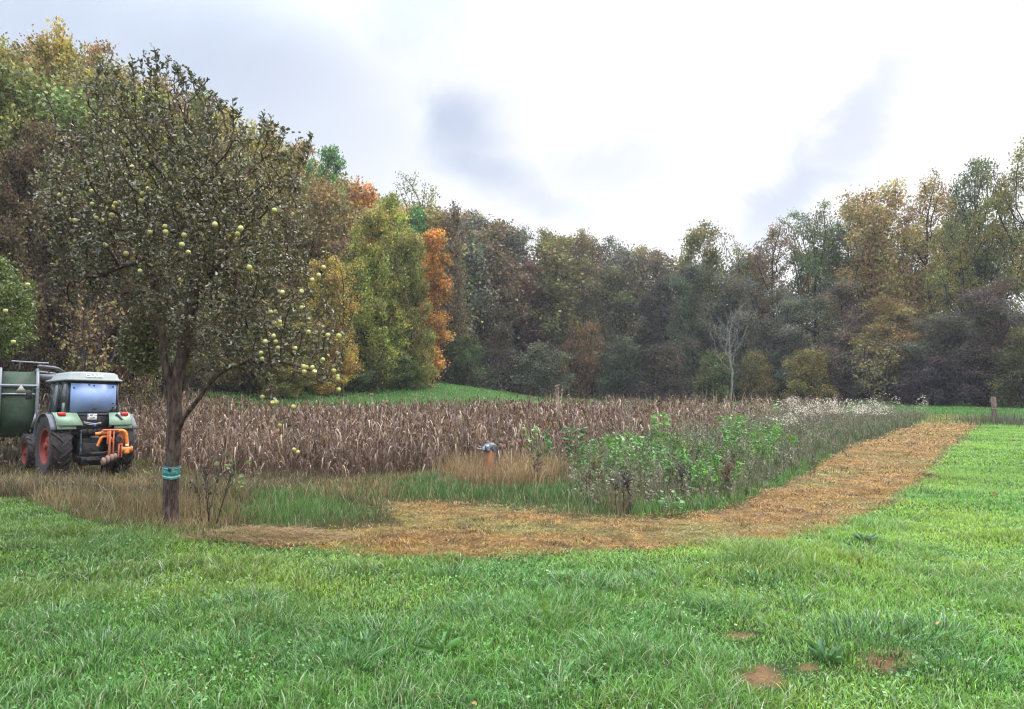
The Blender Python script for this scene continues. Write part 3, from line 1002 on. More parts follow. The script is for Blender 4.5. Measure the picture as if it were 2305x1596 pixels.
T = [
    # left hillside, far to near
    ('broadleaf_tree', ('near', 0), -60, 20, 300, 36, (.12, .12, .045), 'tall yellow green tree cut off by the left border of the view'),
    ('broadleaf_tree', ('near', 1), 85, 50, 270, 41, (0.17, 0.155, 0.05), 'highest tree of the wood, olive yellow, above the left parked green machine'),
    ('broadleaf_tree', ('near', 0), 205, 85, 230, 45, TAN, 'tan orange tree beside the highest olive yellow tree on the left skyline'),
    ('broadleaf_tree', ('near', 1), -10, 300, 260, 31, RBR, 'dark reddish brown tree low at the left border above the small apple tree'),
    ('broadleaf_tree', ('near', 2), 90, 250, 240, 33, RBR, 'dark reddish brown tree above and behind the tractor'),
    ('broadleaf_tree', ('near', 2), 320, 150, 250, 47, (0.13, 0.10, 0.05), 'brown tree on the skyline just above the apple tree crown'),
    ('broadleaf_tree', ('full', 0), 420, 180, 200, 51, OLIVE, 'olive tree on the slope behind the top of the apple tree'),
    ('broadleaf_tree', ('full', 1), 505, 225, 190, 54, (0.21, 0.175, 0.05), 'yellow ochre tree on the skyline right of the apple tree top'),
    ('broadleaf_tree', ('full', 2), 590, 265, 170, 57, YEL, 'yellow tree between the ochre tree and the emerald green tree on the skyline'),
    ('broadleaf_tree', ('full', 0), 655, 305, 150, 60, TAN, 'tan tree on the skyline just left of the emerald green tree'),
    ('broadleaf_tree', ('full', 1), 725, 310, 175, 55, GRN, 'tall emerald green tree right of the apple tree crown'),
    ('broadleaf_tree', ('full', 2), 812, 392, 140, 62, (0.26, 0.125, 0.035), 'orange brown topped tree right of the tall emerald green tree'),
    ('broadleaf_tree', ('full', 0), 880, 425, 140, 64, YGRN, 'yellow green tree between the orange topped tree and the bare crowned tree'),
    ('broadleaf_tree', ('full', 1), 940, 450, 130, 66, GRN, 'green tree under the bare upright crown on the skyline'),
    ('orange_tree', ('column', 0), 975, 495, 105, 56.5, ORG, 'narrow orange autumn tree at the corner of the left wood'),
    ('broadleaf_tree', ('full', 2), 1008, 450, 125, 64, (0.11, 0.09, 0.062), 'grey brown tree behind the narrow orange tree'),
    ('broadleaf_tree', ('near', 0), 230, 470, 230, 30, BRN, 'dark brown tree behind the left half of the apple tree crown'),
    ('broadleaf_tree', ('near', 1), 400, 430, 230, 36, (0.075, 0.072, 0.040), 'dark olive tree directly behind the apple tree trunk'),
    ('broadleaf_tree', ('near', 2), 560, 460, 220, 42, (0.085, 0.085, 0.035), 'dark olive tree behind the right half of the apple tree crown'),
    ('broadleaf_tree', ('near', 0), 735, 565, 170, 46, YEL, 'golden yellow tree low beside the right edge of the apple tree crown'),
    ('broadleaf_tree', ('near', 1), 830, 455, 200, 50.5, (.12,.13,.035), 'yellow green tree in the middle of the left wood with hanging foliage'),
    ('broadleaf_tree', ('near', 2), 912, 500, 175, 53, OLIVE, 'olive tree whose foliage hangs down to the bright green meadow'),
    ('broadleaf_tree', ('near', 0), 650, 640, 170, 42.5, OLIVE, 'olive tree behind the drooping apple branches'),
    ('leaning_tree', ('sparse', 0), 775, 560, 120, 45, YEL, 'slim leaning tree with thin yellow leaves at the meadow edge'),
    ('bare_crowned_tree', ('sparse', 1), 945, 392, 150, 80, OLIVE, 'nearly leafless tree with upright twigs against the sky above the left wood'),
    # back wall of wood
    ('forest_tree', ('round', 0), 1075, 462, 150, 84, PURP, 'purple grey tree right of the orange tree where the skyline drops'),
    ('forest_tree', ('round', 1), 1150, 488, 140, 88, GREY, 'grey tree with a lumpy top at the start of the level skyline'),
    ('forest_tree', ('round', 2), 1235, 505, 150, 90, OLIVE, 'olive grey tree in the middle of the back skyline'),
    ('forest_tree', ('round', 0), 1195, 570, 120, 84, (.115, .062, .05), 'reddish tree low in the middle of the back wood'),
    ('forest_tree', ('round', 1), 1310, 508, 150, 90, (0.12, 0.10, 0.055), 'brownish tree of the back wood above the orange leafed sapling'),
    ('forest_tree', ('round', 2), 1390, 525, 140, 88, GREY, 'grey green tree of the back wood left of the lowest skyline dip'),
    ('forest_tree', ('round', 0), 1465, 535, 140, 90, (0.13, 0.10, 0.055), 'light brown tree at the lowest dip of the skyline'),
    ('forest_tree', ('round', 1), 1370, 590, 170, 82, (0.095, 0.092, 0.055), 'broad grey olive tree bulging from the middle of the back wood'),
    ('forest_tree', ('round', 2), 1500, 575, 150, 82, PURP, 'purple grey tree in front of the lowest skyline dip'),
    ('forest_tree', ('round', 2), 1580, 487, 150, 80, OLIVE, 'olive tree whose top rises just right of the skyline dip'),
    ('forest_tree', ('sparse', 2), 1665, 512, 120, 80, OLIVE, 'half bare tree left of the twisted brown tree on the skyline'),
    ('forest_tree', ('open', 0), 1745, 492, 160, 78, BRN, 'twisted brown tree with sky showing between its branches'),
    ('forest_tree', ('open', 1), 1835, 442, 170, 76, (0.07, 0.09, 0.05), 'spreading dark green tree rising above the twisted brown tree'),
    ('forest_tree', ('round', 0), 1560, 570, 150, 76, (0.075, 0.085, 0.06), 'grey green tree above and behind the bare white tree'),
    ('forest_tree', ('round', 1), 1650, 600, 150, 75, PURP, 'purple grey tree right behind the bare white tree'),
    ('forest_tree', ('round', 2), 1770, 640, 160, 74, GREY, 'grey tree above the arching yellow shrub'),
    ('forest_tree', ('open', 2), 1920, 440, 120, 78, (0.065, 0.09, 0.045), 'small topped green tree left of the big tan tree'),
    ('forest_tree', ('round', 1), 1985, 392, 230, 72, (0.165, 0.130, 0.062), 'big tan olive tree at the foot of the rising right skyline'),
    ('forest_tree', ('open', 0), 2100, 385, 190, 72, TAN, 'tan tree with bright sky gaps right of the big tan olive tree'),
    ('forest_tree', ('open', 1), 2225, 330, 200, 66, (0.06, 0.075, 0.04), 'dark green tree, highest of the right wood'),
    ('forest_tree', ('open', 2), 2330, 300, 200, 60, OLIVE, 'olive tree cut off by the right border of the view'),
    ('forest_tree', ('open', 0), 2170, 470, 170, 64, OLIVE, 'thin olive tree with sky sparkling through under the highest dark green tree'),
    ('forest_tree', ('round', 0), 1900, 610, 170, 70, (0.10, 0.085, 0.06), 'brown grey tree above the pale thin shrub'),
    ('forest_tree', ('round', 2), 2010, 660, 190, 66, (0.14, 0.11, 0.05), 'low tan tree under the big tan olive tree'),
    ('forest_tree', ('round', 1), 2130, 690, 190, 62, PURP, 'purple brown tree above the small right meadow'),
    ('forest_tree', ('round', 2), 2250, 620, 190, 57, (.068, .056, .050), 'dark purple brown tree behind the fence post'),
    # understorey shrubs in front of the wood
    ('shrub', ('bush', 0), 1030, 735, 140, 63, (0.062, 0.095, 0.036), 'round dark green shrub below the narrow orange tree'),
    ('shrub', ('bush', 1), 1110, 690, 130, 73, (0.10, 0.085, 0.065), 'brown leafed shrub right of the round dark green shrub'),
    ('shrub', ('bush', 2), 1225, 770, 170, 70, (0.095, 0.105, 0.075), 'grey green broad shrub in the darkest part of the back wood'),
    ('shrub', ('bush', 0), 1310, 700, 130, 74, (0.145, 0.10, 0.050), 'orange leafed sapling at the foot of the back wood'),
    ('shrub', ('bush', 1), 1400, 760, 150, 72, (0.060, 0.075, 0.048), 'dark green shrub right of the orange leafed sapling'),
    ('shrub', ('bush', 2), 1495, 770, 140, 71, (0.075, 0.062, 0.050), 'dull brown shrub between the dark green shrub and the bare white tree'),
    ('shrub', ('bush', 0), 1610, 780, 130, 66, (0.085, 0.105, 0.040), 'green shrub around the foot of the bare white tree'),
    ('shrub', ('bush', 1), 1700, 790, 110, 66, (0.135, 0.120, 0.045), 'yellow olive shrub right of the bare white tree'),
    ('shrub', ('bush', 2), 1815, 782, 130, 63, (0.175, 0.155, 0.048), 'arching yellow shrub standing out in front of the right wood'),
    ('shrub', ('bush', 1), 1880, 800, 130, 64, (0.060, 0.050, 0.045), 'dark brown shrub between the arching yellow shrub and the pale shrub'),
    ('shrub', ('thin', 0), 1965, 755, 170, 60, (0.20, 0.19, 0.10), 'thin pale leafed shrub with visible branches in front of the right wood'),
    ('shrub', ('bush', 0), 2080, 790, 160, 61, (0.062, 0.050, 0.055), 'dark purple shrub left above the small right meadow'),
    ('shrub', ('bush', 2), 2200, 770, 170, 58, (0.070, 0.050, 0.055), 'dark purple shrub behind the fence post'),
    ('shrub', ('bush', 1), 2300, 740, 150, 54, (0.10, 0.10, 0.045), 'olive shrub cut off by the right border of the view'),
    ('shrub', ('bush', 1), 900, 800, 150, 52, (0.070, 0.095, 0.035), 'green shrub at the left end of the bright meadow bump'),
    ('shrub', ('bush', 0), 800, 815, 150, 48.5, (0.055, 0.070, 0.032), 'dark green shrub under the middle of the left wood'),
    ('shrub', ('thin', 1), 215, 650, 230, 25, (0.15, 0.115, 0.055), 'thin shrub with cream yellow leaves above the tractor cab'),
    ('shrub', ('thin', 2), 335, 790, 110, 26, (0.13, 0.11, 0.05), 'small yellow leafed shrub between the tractor and the apple trunk'),
]
for nm, key, px0, top, wd, Y, col, lab in T:
    plant(nm, key, px0, top, wd, Y, col, lab, 'shrub' if nm == 'shrub' else 'tree', 'trees and shrubs along the edge of the wood')
plant('bare_tree', ('bare', 0), 1640, 668, 130, 62, GREY, 'bare white stemmed tree standing in front of the dark back wood', 'tree', 'trees and shrubs along the edge of the wood')

# the wood behind the front trees: one mass
acc_c, acc_t = Acc(), Acc()
fr = np.random.default_rng(21)
pal = [OLIVE, YGRN, TAN, BRN, GREY, PURP, GREY, OLIVE, (.19, .16, .07), BRN]
cnt_ = 0
palw = [OLIVE, YGRN, TAN, (.19, .16, .07), (.14, .10, .05), OLIVE, (.10, .12, .045)]
cand = []
for k_ in range(4000):
    x0 = fr.uniform(-70, 75); y0 = fr.uniform(20, 125)
    s_ = float(edge_dist(x0, y0))
    left_ = x0 < -2
    lim = 50 if left_ else 26
    if s_ < 4 or s_ > lim or abs(x0) > 0.95 * y0 + 4: continue
    if any((x0 - a_) ** 2 + (y0 - b_) ** 2 < (5.0 if left_ else 6.2) ** 2 for a_, b_ in cand): continue
    cand.append((x0, y0))
# skyline the wood may reach, photo rows by column
SKY = np.array([(-300, 20), (0, 40), (130, 60), (210, 110), (330, 170), (480, 245), (560, 275), (650, 315), (790, 400), (860, 430), (990, 455), (1060, 470), (1130, 497), (1350, 525), (1500, 545),
                (1560, 540), (1700, 560), (1850, 540), (1920, 470), (2000, 410), (2160, 400), (2260, 350), (2700, 320)], float)
for x0, y0 in cand:
    px0 = x0 / y0 * CA * 1600 + 1152.5
    g = float(H(x0, y0))
    lim = top_z(np.interp(px0, SKY[:, 0], SKY[:, 1]) + fr.uniform(0, 26), y0) - g
    h = min(lim, fr.uniform(15, 20))
    if h < 5: continue
    if x0 > 12 and fr.random() < 0.35: continue
    d = get_proto(('mid' if y0 < 58 and x0 < 0 else 'far', int(fr.integers(0, 4))))
    a_ = fr.uniform(0, 6.28); c_, s_ = math.cos(a_), math.sin(a_)
    w_ = fr.uniform(0.85, 1.15)
    M_ = np.array([[c_ * w_, -s_ * w_, 0], [s_ * w_, c_ * w_, 0], [0, 0, h / d['Ht']]])
    off = np.array([x0, y0, g - .1])
    col = np.array(pal[int(fr.integers(0, len(pal)))] if x0 > -8 else palw[int(fr.integers(0, len(palw)))]) * (1.7 if x0 < -4 else 1.5)
    if x0 > -2: col = col * 0.65 + np.array([0.085, 0.078, 0.055]) * 0.35
    V, F, cc = d['lv']
    acc_c.add(((V @ M_.T + off).astype(np.float32), F, cc * col))
    acc_t.add(((d['tv'] @ M_.T + off).astype(np.float32), d['tf'], np.full((len(d['tv']), 3), 0.045)))
    cnt_ += 1
print('forest filler trees', cnt_)
acc_t.V.append(np.vstack(acc_c.V)); nF = sum(len(f) for f in acc_t.F)
Fc = np.vstack(acc_c.F) + acc_t.n
me = make_mesh('forest', np.vstack(acc_t.V), np.vstack(acc_t.F + [Fc]), M_dry, col=np.vstack(acc_t.C + acc_c.C), mats=[M_dry])
obj('forest', me, kind='stuff', label='autumn wood on the slopes behind the front trees')
del acc_c, acc_t

# undergrowth along the forest edge
acc = Acc()
n = 170000
seg_l = np.hypot(*(EDGE[1:] - EDGE[:-1]).T)
si = fr.choice(len(seg_l), n, p=seg_l / seg_l.sum())
tt = fr.random(n)
ex = EDGE[si] * (1 - tt)[:, None] + EDGE[si + 1] * tt[:, None]
dv = EDGE[si + 1] - EDGE[si]; nn = np.stack([-dv[:, 1], dv[:, 0]], 1) / np.linalg.norm(dv, axis=1, keepdims=True)
ex = ex + nn * (fr.gamma(1.6, 3.4, n) - 0.6)[:, None]
x, y = ex[:, 0], ex[:, 1]
hh = fnoise(x * .35, y * .35, 91)
ht = fr.random(n) ** 1.2 * (0.8 + 3.4 * hh ** 2 + np.clip(edge_dist(x, y), 0, 14) * .38) + 0.05
P_ = np.stack([x, y, H(x, y) + ht], 1)
V, F, q = cards(P_, fr.uniform(.12, .30, n), 0.7, 5)
a_ = fnoise(x * .2, y * .2, 92)[:, None]
lf = (1 / (1 + np.exp((x + 2) / 3)))[:, None]
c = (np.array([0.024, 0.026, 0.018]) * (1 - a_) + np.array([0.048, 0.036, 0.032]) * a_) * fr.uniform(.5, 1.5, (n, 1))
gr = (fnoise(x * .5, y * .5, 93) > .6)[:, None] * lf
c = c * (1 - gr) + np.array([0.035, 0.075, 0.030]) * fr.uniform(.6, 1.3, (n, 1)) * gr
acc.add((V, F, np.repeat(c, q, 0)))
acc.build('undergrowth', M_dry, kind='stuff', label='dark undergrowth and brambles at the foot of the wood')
# ------------------------------------------------------------------ dry crop, rough verge, weeds
fr = np.random.default_rng(33)


def stems(x, y, h, wd, lean, cb, ct, seg=2, z0=0.0):
    P_ = np.stack([x, y, H(x, y) + z0], 1)
    az = fr.uniform(0, PI, len(x))
    return blades(P_, h, wd, lean, az, cb, ct, seg, 0.1)


def droop(P_, ln_, wd, ang, cb, ct, rise=0.35, drop=1.4, seg=3):
    """arching strap leaves starting at P_"""
    n = len(P_)
    ts = np.linspace(0, 1, seg + 1)
    d = np.stack([np.cos(ang), np.sin(ang), np.zeros(n)], 1)
    s_ = np.stack([-np.sin(ang), np.cos(ang), fr.normal(0, .5, n)], 1)
    V = np.empty((n, 2 * (seg + 1), 3), np.float32); Cc = np.empty_like(V)
    for i, t_ in enumerate(ts):
        c = P_ + d * (ln_ * t_ * 0.75)[:, None]
        c[:, 2] += ln_ * (rise * 2 * t_ - drop * t_ ** 2.2)
        ww = (wd * (0.25 + 1.0 * math.sin(PI * min(1, t_ * .8 + .15))) * 0.5 * (1 if i < seg else 0.15))[:, None]
        V[:, 2 * i] = c - s_ * ww; V[:, 2 * i + 1] = c + s_ * ww
        cc = cb * (1 - t_) + ct * t_
        Cc[:, 2 * i] = cc; Cc[:, 2 * i + 1] = cc
    b_ = np.arange(n)[:, None] * (2 * (seg + 1))
    F = np.vstack([np.column_stack([b_ + 2 * i, b_ + 2 * i + 1, b_ + 2 * i + 3, b_ + 2 * i + 2]) for i in range(seg)])
    return V.reshape(-1, 3), F, Cc.reshape(-1, 3)


def rep(a, k): return np.repeat(a, k, 0)


CROPL = CROP + []
acc = Acc()
xx, yy = [], []
for y0, y1, dn in [(15, 22, 22), (22, 30, 14), (30, 42, 8)]:
    a_, b_ = scatter(y0, y1, dn)
    jk = in_poly(a_ + (fnoise(a_ * .8, b_ * .8, 48) - .5) * 2.4 + fr.normal(0, .25, len(a_)), b_ + (fnoise(a_ * .8, b_ * .8, 49) - .5) * 2.4 + fr.normal(0, .25, len(a_)), CROP) & (edge_dist(a_, b_) < -6)
    a_, b_ = a_[jk], b_[jk]
    xx.append(a_); yy.append(b_)
a_, b_ = scatter(24, 36, 5, [(-30, 25), (-13, 27), (-12, 33), (-20, 39), (-30, 36)], x0=-32, x1=-10, margin=6)
xx.append(a_); yy.append(b_)
x = np.concatenate(xx); y = np.concatenate(yy); n = len(x)
sx_, sy_ = ground(1100, 1070)[:2]
k = ~((np.abs(x - sx_ * y / sy_) < .38) & (y < sy_ + .5) & (y > sy_ - 4))
x, y = x[k], y[k]; n = len(x)
h = (0.90 + 0.38 * fnoise(x * .25, y * .25, 45) + .28 * fnoise(x * 1.3, y * 1.3, 47)) * fr.uniform(.68, 1.2, n)
far_w = np.clip(y / 20, 1, 2.0)
tone = np.array([0.132, 0.086, 0.070]) * fr.uniform(.5, 1.4, (n, 1)) * (0.75 + .5 * fnoise(x * .4, y * .4, 46))[:, None]
rd = (fr.random(n) < 0.25)[:, None]
tone = np.where(rd, tone * np.array([1.25, 1.2, 1.0]), tone)
lean = fr.normal(0, .07, (n, 2))
acc.add(stems(x, y, h, 0.016 * far_w, lean, tone * .8, tone * 1.2))
for j in range(7):
    t_ = fr.uniform(.12, .95, n)
    P_ = np.stack([x + lean[:, 0] * t_ ** 1.8, y + lean[:, 1] * t_ ** 1.8, H(x, y) + h * t_], 1)
    pale = (fr.random(n) < 0.13)[:, None]
    c = np.where(pale, np.array([0.40, 0.32, 0.25]), tone * fr.uniform(.6, 1.4, (n, 1)))
    acc.add(droop(P_, fr.uniform(.14, .34, n), 0.024 * far_w * fr.uniform(.6, 1.3, n), fr.uniform(0, 2 * PI, n), c * .9, c * 1.1, drop=1.7, seg=3))
# seed heads, slim and dark, upright
k = fr.random(n) < 0.45
for j in range(2):
    P_ = np.stack([x + lean[:, 0], y + lean[:, 1], H(x, y) + h * .93], 1)[k] + fr.normal(0, .02, (k.sum(), 3))
    D = np.column_stack([fr.normal(0, .25, (k.sum(), 2)), np.ones(k.sum())])
    V, F, q = cards(P_, fr.uniform(.10, .20, k.sum()) * 1.0, 0.28, 50 + j, D=D)
    c = np.array([0.11, 0.065, 0.05]) * fr.uniform(.5, 1.6, (k.sum(), 1))
    acc.add((V, F, rep(c, q)))
x, y = scatter(17, 38, 1.0, CROP); n = len(x)
c = np.array([.36, .30, .21]) * fr.uniform(.5, 1.2, (n, 1))
acc.add(stems(x, y, fr.uniform(1.35, 1.9, n), .02 * np.clip(y / 20, 1, 2), fr.normal(0, .16, (n, 2)), c * .8, c, 3))
acc.build('dry_crop', M_dry, kind='stuff', label='dense stand of withered brown crop stalks with hanging leaves')

# rough verge: tall dry and green grass between lawn, track and crop
VERGE = gpoly([(-140, 1120), (60, 1130), (120, 1152), (230, 1192), (330, 1198), (480, 1224), (640, 1236), (800, 1200), (900, 1186), (880, 1160), (880, 1132), (980, 1132), (1100, 1138), (1180, 1150), (1260, 1166), (1400, 1174), (1420, 1140),
               (1300, 1075), (1240, 1045), (1000, 1050), (850, 1075), (700, 1070), (450, 1062), (300, 1022)]) + [(-13, 27), (-24, 27), (-24, 16)]
GRN_A = gpoly([(540, 1175), (560, 1125), (640, 1105), (740, 1125), (880, 1150), (860, 1180), (700, 1185), (600, 1190)])
GRN_B = gpoly([(870, 1128), (900, 1085), (1000, 1075), (1050, 1095), (1250, 1095), (1400, 1120), (1400, 1172), (1250, 1164), (1100, 1138)])
TANT = gpoly([(1010, 1100), (1030, 1050), (1130, 1035), (1240, 1050), (1260, 1098), (1150, 1104)])
TRACT = [(-14.5, 15.5), (-8, 15.5), (-8, 21), (-14.5, 22)]
acc = Acc()
for y0, y1, dn, wd, seg in [(8, 12, 620, .008, 3), (12, 17, 420, .012, 3), (17, 28, 110, .022, 3)]:
    x, y = scatter(y0, y1, dn, VERGE)
    tr_ = in_poly(x, y, TRACT) & (fr.random(len(x)) < .6)
    x, y = x[~tr_], y[~tr_]
    n = len(x)
    cl = fnoise(x * 0.9, y * 0.9, 81, 3); c2 = fnoise(x * 2.6, y * 2.6, 82, 2)
    jx = x + (fnoise(x * 1.1, y * 1.1, 85) - .5) * 1.5 + fr.normal(0, .18, n); jy = y + (fnoise(x * 1.1, y * 1.1, 86) - .5) * 1.5 + fr.normal(0, .18, n)
    gA = in_poly(jx, jy, GRN_A) | in_poly(jx, jy, GRN_B); tn = in_poly(jx, jy, TANT)
    lawnish = np.clip((x + 7.3) / -1.2, 0, 1)
    hh = (0.10 + 0.48 * cl ** 1.5 + 0.14 * c2) * fr.uniform(.5, 1.35, n) * np.interp(y, [11, 12.5, 14.5], [1, .85, .50]) * np.where(x < -7.5, 1.15, 1)
    hh = np.where(gA, 0.12 + .26 * c2 * fr.random(n), hh)
    hh = np.where(tn, .22 + .42 * fr.random(n), hh)
    d_edge = np.minimum(1, np.maximum(0.50, (y - np.interp(x, [-12, -6, -3, 0, 3], [11.3, 9.4, 9.0, 9.0, 9.5])) / 1.3))
    hh = hh * d_edge * np.clip(.22 + poly_dist(x, y, PATH) / 1.3, .22, 1)
    hh = np.where((np.abs(x - sx_ * y / sy_) < .3) & (y < sy_ + .3) & (y > sy_ - 2.5), hh * .72, hh)
    ang = fr.uniform(0, 2 * PI, n)
    ln = (hh * fr.uniform(.05, .7, n))[:, None] * np.stack([np.cos(ang), np.sin(ang)], 1)
    tan_ = np.array([0.285, 0.205, 0.115]); brn = np.array([0.150, 0.105, 0.070]); gr = np.array([0.072, 0.135, 0.040]); dg = np.array([0.045, 0.070, 0.030])
    m1 = np.clip((fnoise(x * .7, y * .7, 83) - .42) * 5, 0, 1)[:, None]
    m2 = fr.random((n, 1)) < (np.where(x < -3.2, .12, .30)[:, None] + .25 * (fnoise(x * 1.2, y * 1.2, 84)[:, None] > .5))
    c = np.where(m2, gr * (1 - .5 * m1) + dg * .5 * m1, tan_ * (1 - m1) + brn * m1)
    bright = in_poly(x, y, GRN_A)
    c = np.where(gA[:, None] & (fr.random((n, 1)) < .82), np.where(bright[:, None], np.array([.11, .25, .07]), np.array([.085, .185, .06])), c)
    c = np.where(tn[:, None] & (fr.random((n, 1)) < .9), np.array([.30, .205, .115]), c)
    c = c * fr.uniform(.55, 1.4, (n, 1))
    pale = (fr.random(n) < .06)[:, None]
    c = np.where(pale, np.array([.46, .40, .28]), c)
    acc.add(blades(np.stack([x, y, H(x, y) - .01], 1), hh, wd * fr.uniform(.6, 1.3, n), ln, fr.uniform(0, 2 * PI, n), c * .6, c * 1.1, seg, .3))
# flattened straw heap at the left end of the track
for px0, py0, rx, ry, m_ in [(580, 1208, 1.0, .35, 2200), (660, 1218, .8, .3, 1500)]:
    c0 = ground(px0, py0)
    r_ = np.sqrt(fr.random(m_)); th = fr.uniform(0, 2 * PI, m_)
    x = c0[0] + rx * r_ * np.cos(th); y = c0[1] + ry * r_ * np.sin(th)
    ang = fr.normal(0.1, .5, m_) + PI * (fr.random(m_) < .5)
    ln = fr.uniform(.12, .4, m_)[:, None] * np.stack([np.cos(ang), np.sin(ang)], 1)
    c = np.array([.34, .235, .12]) * fr.uniform(.4, 1.4, (m_, 1))
    acc.add(blades(np.stack([x, y, H(x, y) + .12 * fr.random(m_) * (1 - r_)], 1), fr.uniform(.03, .12, m_), np.full(m_, .009), ln, fr.uniform(0, 6, m_), c * .8, c, 3, .4))
acc.build('rough_grass', M_dry, kind='stuff', label='tall tan and green rough grass around the apple trunk and before the crop')


def herbs(acc, x, y, h, tone, nb=6, leaf=.05, leafc=None, nleaf=14, spread=.35, sw=.010, seed=0):
    """branched dry herbs: stem, ascending side twigs and leaf or seed faces"""
    n = len(x)
    z = H(x, y)
    lean = fr.normal(0, .08, (n, 2)) * h[:, None]
    acc.add(stems(x, y, h, sw * np.ones(n), lean, tone * .8, tone))
    for j in range(nb):
        t_ = fr.uniform(.25, .9, n)
        P_ = np.stack([x + lean[:, 0] * t_ ** 1.8, y + lean[:, 1] * t_ ** 1.8, z + h * t_], 1)
        ang = fr.uniform(0, 2 * PI, n)
        l2 = spread * h * (1.15 - t_) * fr.uniform(.5, 1.2, n)
        ln = l2[:, None] * np.stack([np.cos(ang), np.sin(ang)], 1)
        acc.add(blades(P_, l2 * fr.uniform(.6, 1.4, n), np.full(n, sw * .7), ln, fr.uniform(0, PI, n), tone, tone * 1.1, 2, .1))
    if nleaf:
        k = nleaf
        t_ = fr.uniform(.02, 1.0, (n, k))
        wdt = spread * h[:, None] * (1.1 - t_ * .8) * fr.random((n, k)) ** .6
        ang = fr.uniform(0, 2 * PI, (n, k))
        P_ = np.stack([x[:, None] + lean[:, :1] * t_ ** 1.8 + wdt * np.cos(ang), y[:, None] + lean[:, 1:] * t_ ** 1.8 + wdt * np.sin(ang), z[:, None] + h[:, None] * t_ + .1 * wdt], 2).reshape(-1, 3)
        V, F, q = cards(P_, fr.uniform(.6, 1.3, n * k) * leaf, .6, seed, up=-.2)
        lc = rep(leafc if leafc is not None else tone, k) * fr.uniform(.6, 1.4, (n * k, 1))
        acc.add((V, F, rep(lc, q)))


acc = Acc()
# base growth
x, y = scatter(10, 42, 70, WEEDS); n = len(x)
hh = fr.uniform(.12, .42, n) * (.6 + .8 * fnoise(x, y, 101))
gcol = np.where((fr.random(n) < .55)[:, None], np.array([.085, .155, .060]), np.array([.20, .18, .13])) * fr.uniform(.5, 1.4, (n, 1))
acc.add(blades(np.stack([x, y, H(x, y)], 1), hh, np.clip(y / 900, .014, .04), fr.normal(0, .08, (n, 2)), fr.uniform(0, PI, n), gcol * .6, gcol, 2))
# bright fringe of grass along the track side
FR = gpoly([(1420, 1172), (1500, 1172), (1640, 1150), (1700, 1122), (1790, 1080), (1870, 1035), (1860, 1020), (1780, 1062), (1690, 1104), (1620, 1128), (1500, 1140), (1430, 1140)])
x, y = scatter(10, 24, 260, FR); n = len(x)
c = np.array([.12, .28, .07]) * fr.uniform(.6, 1.3, (n, 1))
acc.add(blades(np.stack([x, y, H(x, y)], 1), fr.uniform(.08, .25, n), np.full(n, .014), fr.normal(0, .06, (n, 2)), fr.uniform(0, PI, n), c * .6, c, 2))
# grey brown dead herbs
x, y = scatter(11, 44, 9.5, WEEDS); n = len(x)
h = (.22 + .85 * fr.random(n) ** 1.8) * np.interp(y, [11, 16, 26, 40], [.8, .95, 1.1, 1.15]) * (.5 + .95 * fnoise(x * .7, y * .7, 104)) * np.clip(.25 + poly_dist(x, y, PATH) / 2.6, .25, 1)
tone = np.array([.195, .175, .145]) * fr.uniform(.5, 1.35, (n, 1))
herbs(acc, x, y, h, tone, nb=7, leaf=.06, nleaf=30, spread=.30, sw=.013, leafc=tone * np.array([.9, 1.0, .85]), seed=3)
# a thin spread of them among the crop front and verge
x, y = scatter(11, 18, 1.2, VERGE); n = len(x)
k = x > -6.5; x, y = x[k], y[k]; n = len(x)
h = fr.uniform(.35, .95, n); tone = np.array([.15, .115, .09]) * fr.uniform(.5, 1.4, (n, 1))
herbs(acc, x, y, h, tone, nb=5, leaf=.035, nleaf=14, spread=.22, sw=.010, leafc=tone, seed=4)
x, y = scatter(12, 18, 2.6, VERGE); k = (x < -5) & ~in_poly(x, y, [(-14.5, 16.2), (-8, 16.2), (-8, 21), (-14.5, 22)]); x, y = x[k], y[k]; n = len(x)
tone = np.array([.15, .11, .085]) * fr.uniform(.5, 1.5, (n, 1))
herbs(acc, x, y, fr.uniform(.2, .6, n), tone, nb=5, leaf=.04, nleaf=16, spread=.3, sw=.010, leafc=tone, seed=14)
# fresh leafy greens
LEAFY = gpoly([(1270, 1075), (1330, 1120), (1450, 1128), (1600, 1110), (1720, 1060), (1800, 1010), (1840, 975), (1760, 965), (1640, 985), (1450, 1020), (1350, 1030)])
x, y = scatter(10, 30, 6.0, LEAFY)
k = fnoise(x * .8, y * .8, 111) > .50
x, y = x[k], y[k]; n = len(x)
h = fr.uniform(.22, .80, n) * np.clip(.3 + poly_dist(x, y, PATH) / 3.2, .3, 1)
lc = np.array([.085, .195, .055]) * fr.uniform(.6, 1.35, (n, 1)) * np.where((fr.random(n) < .3)[:, None], np.array([1.3, 1.2, .8]), 1)
herbs(acc, x, y, h, lc * .6, nb=3, leaf=.085, nleaf=60, spread=.45, sw=.014, leafc=lc, seed=5)
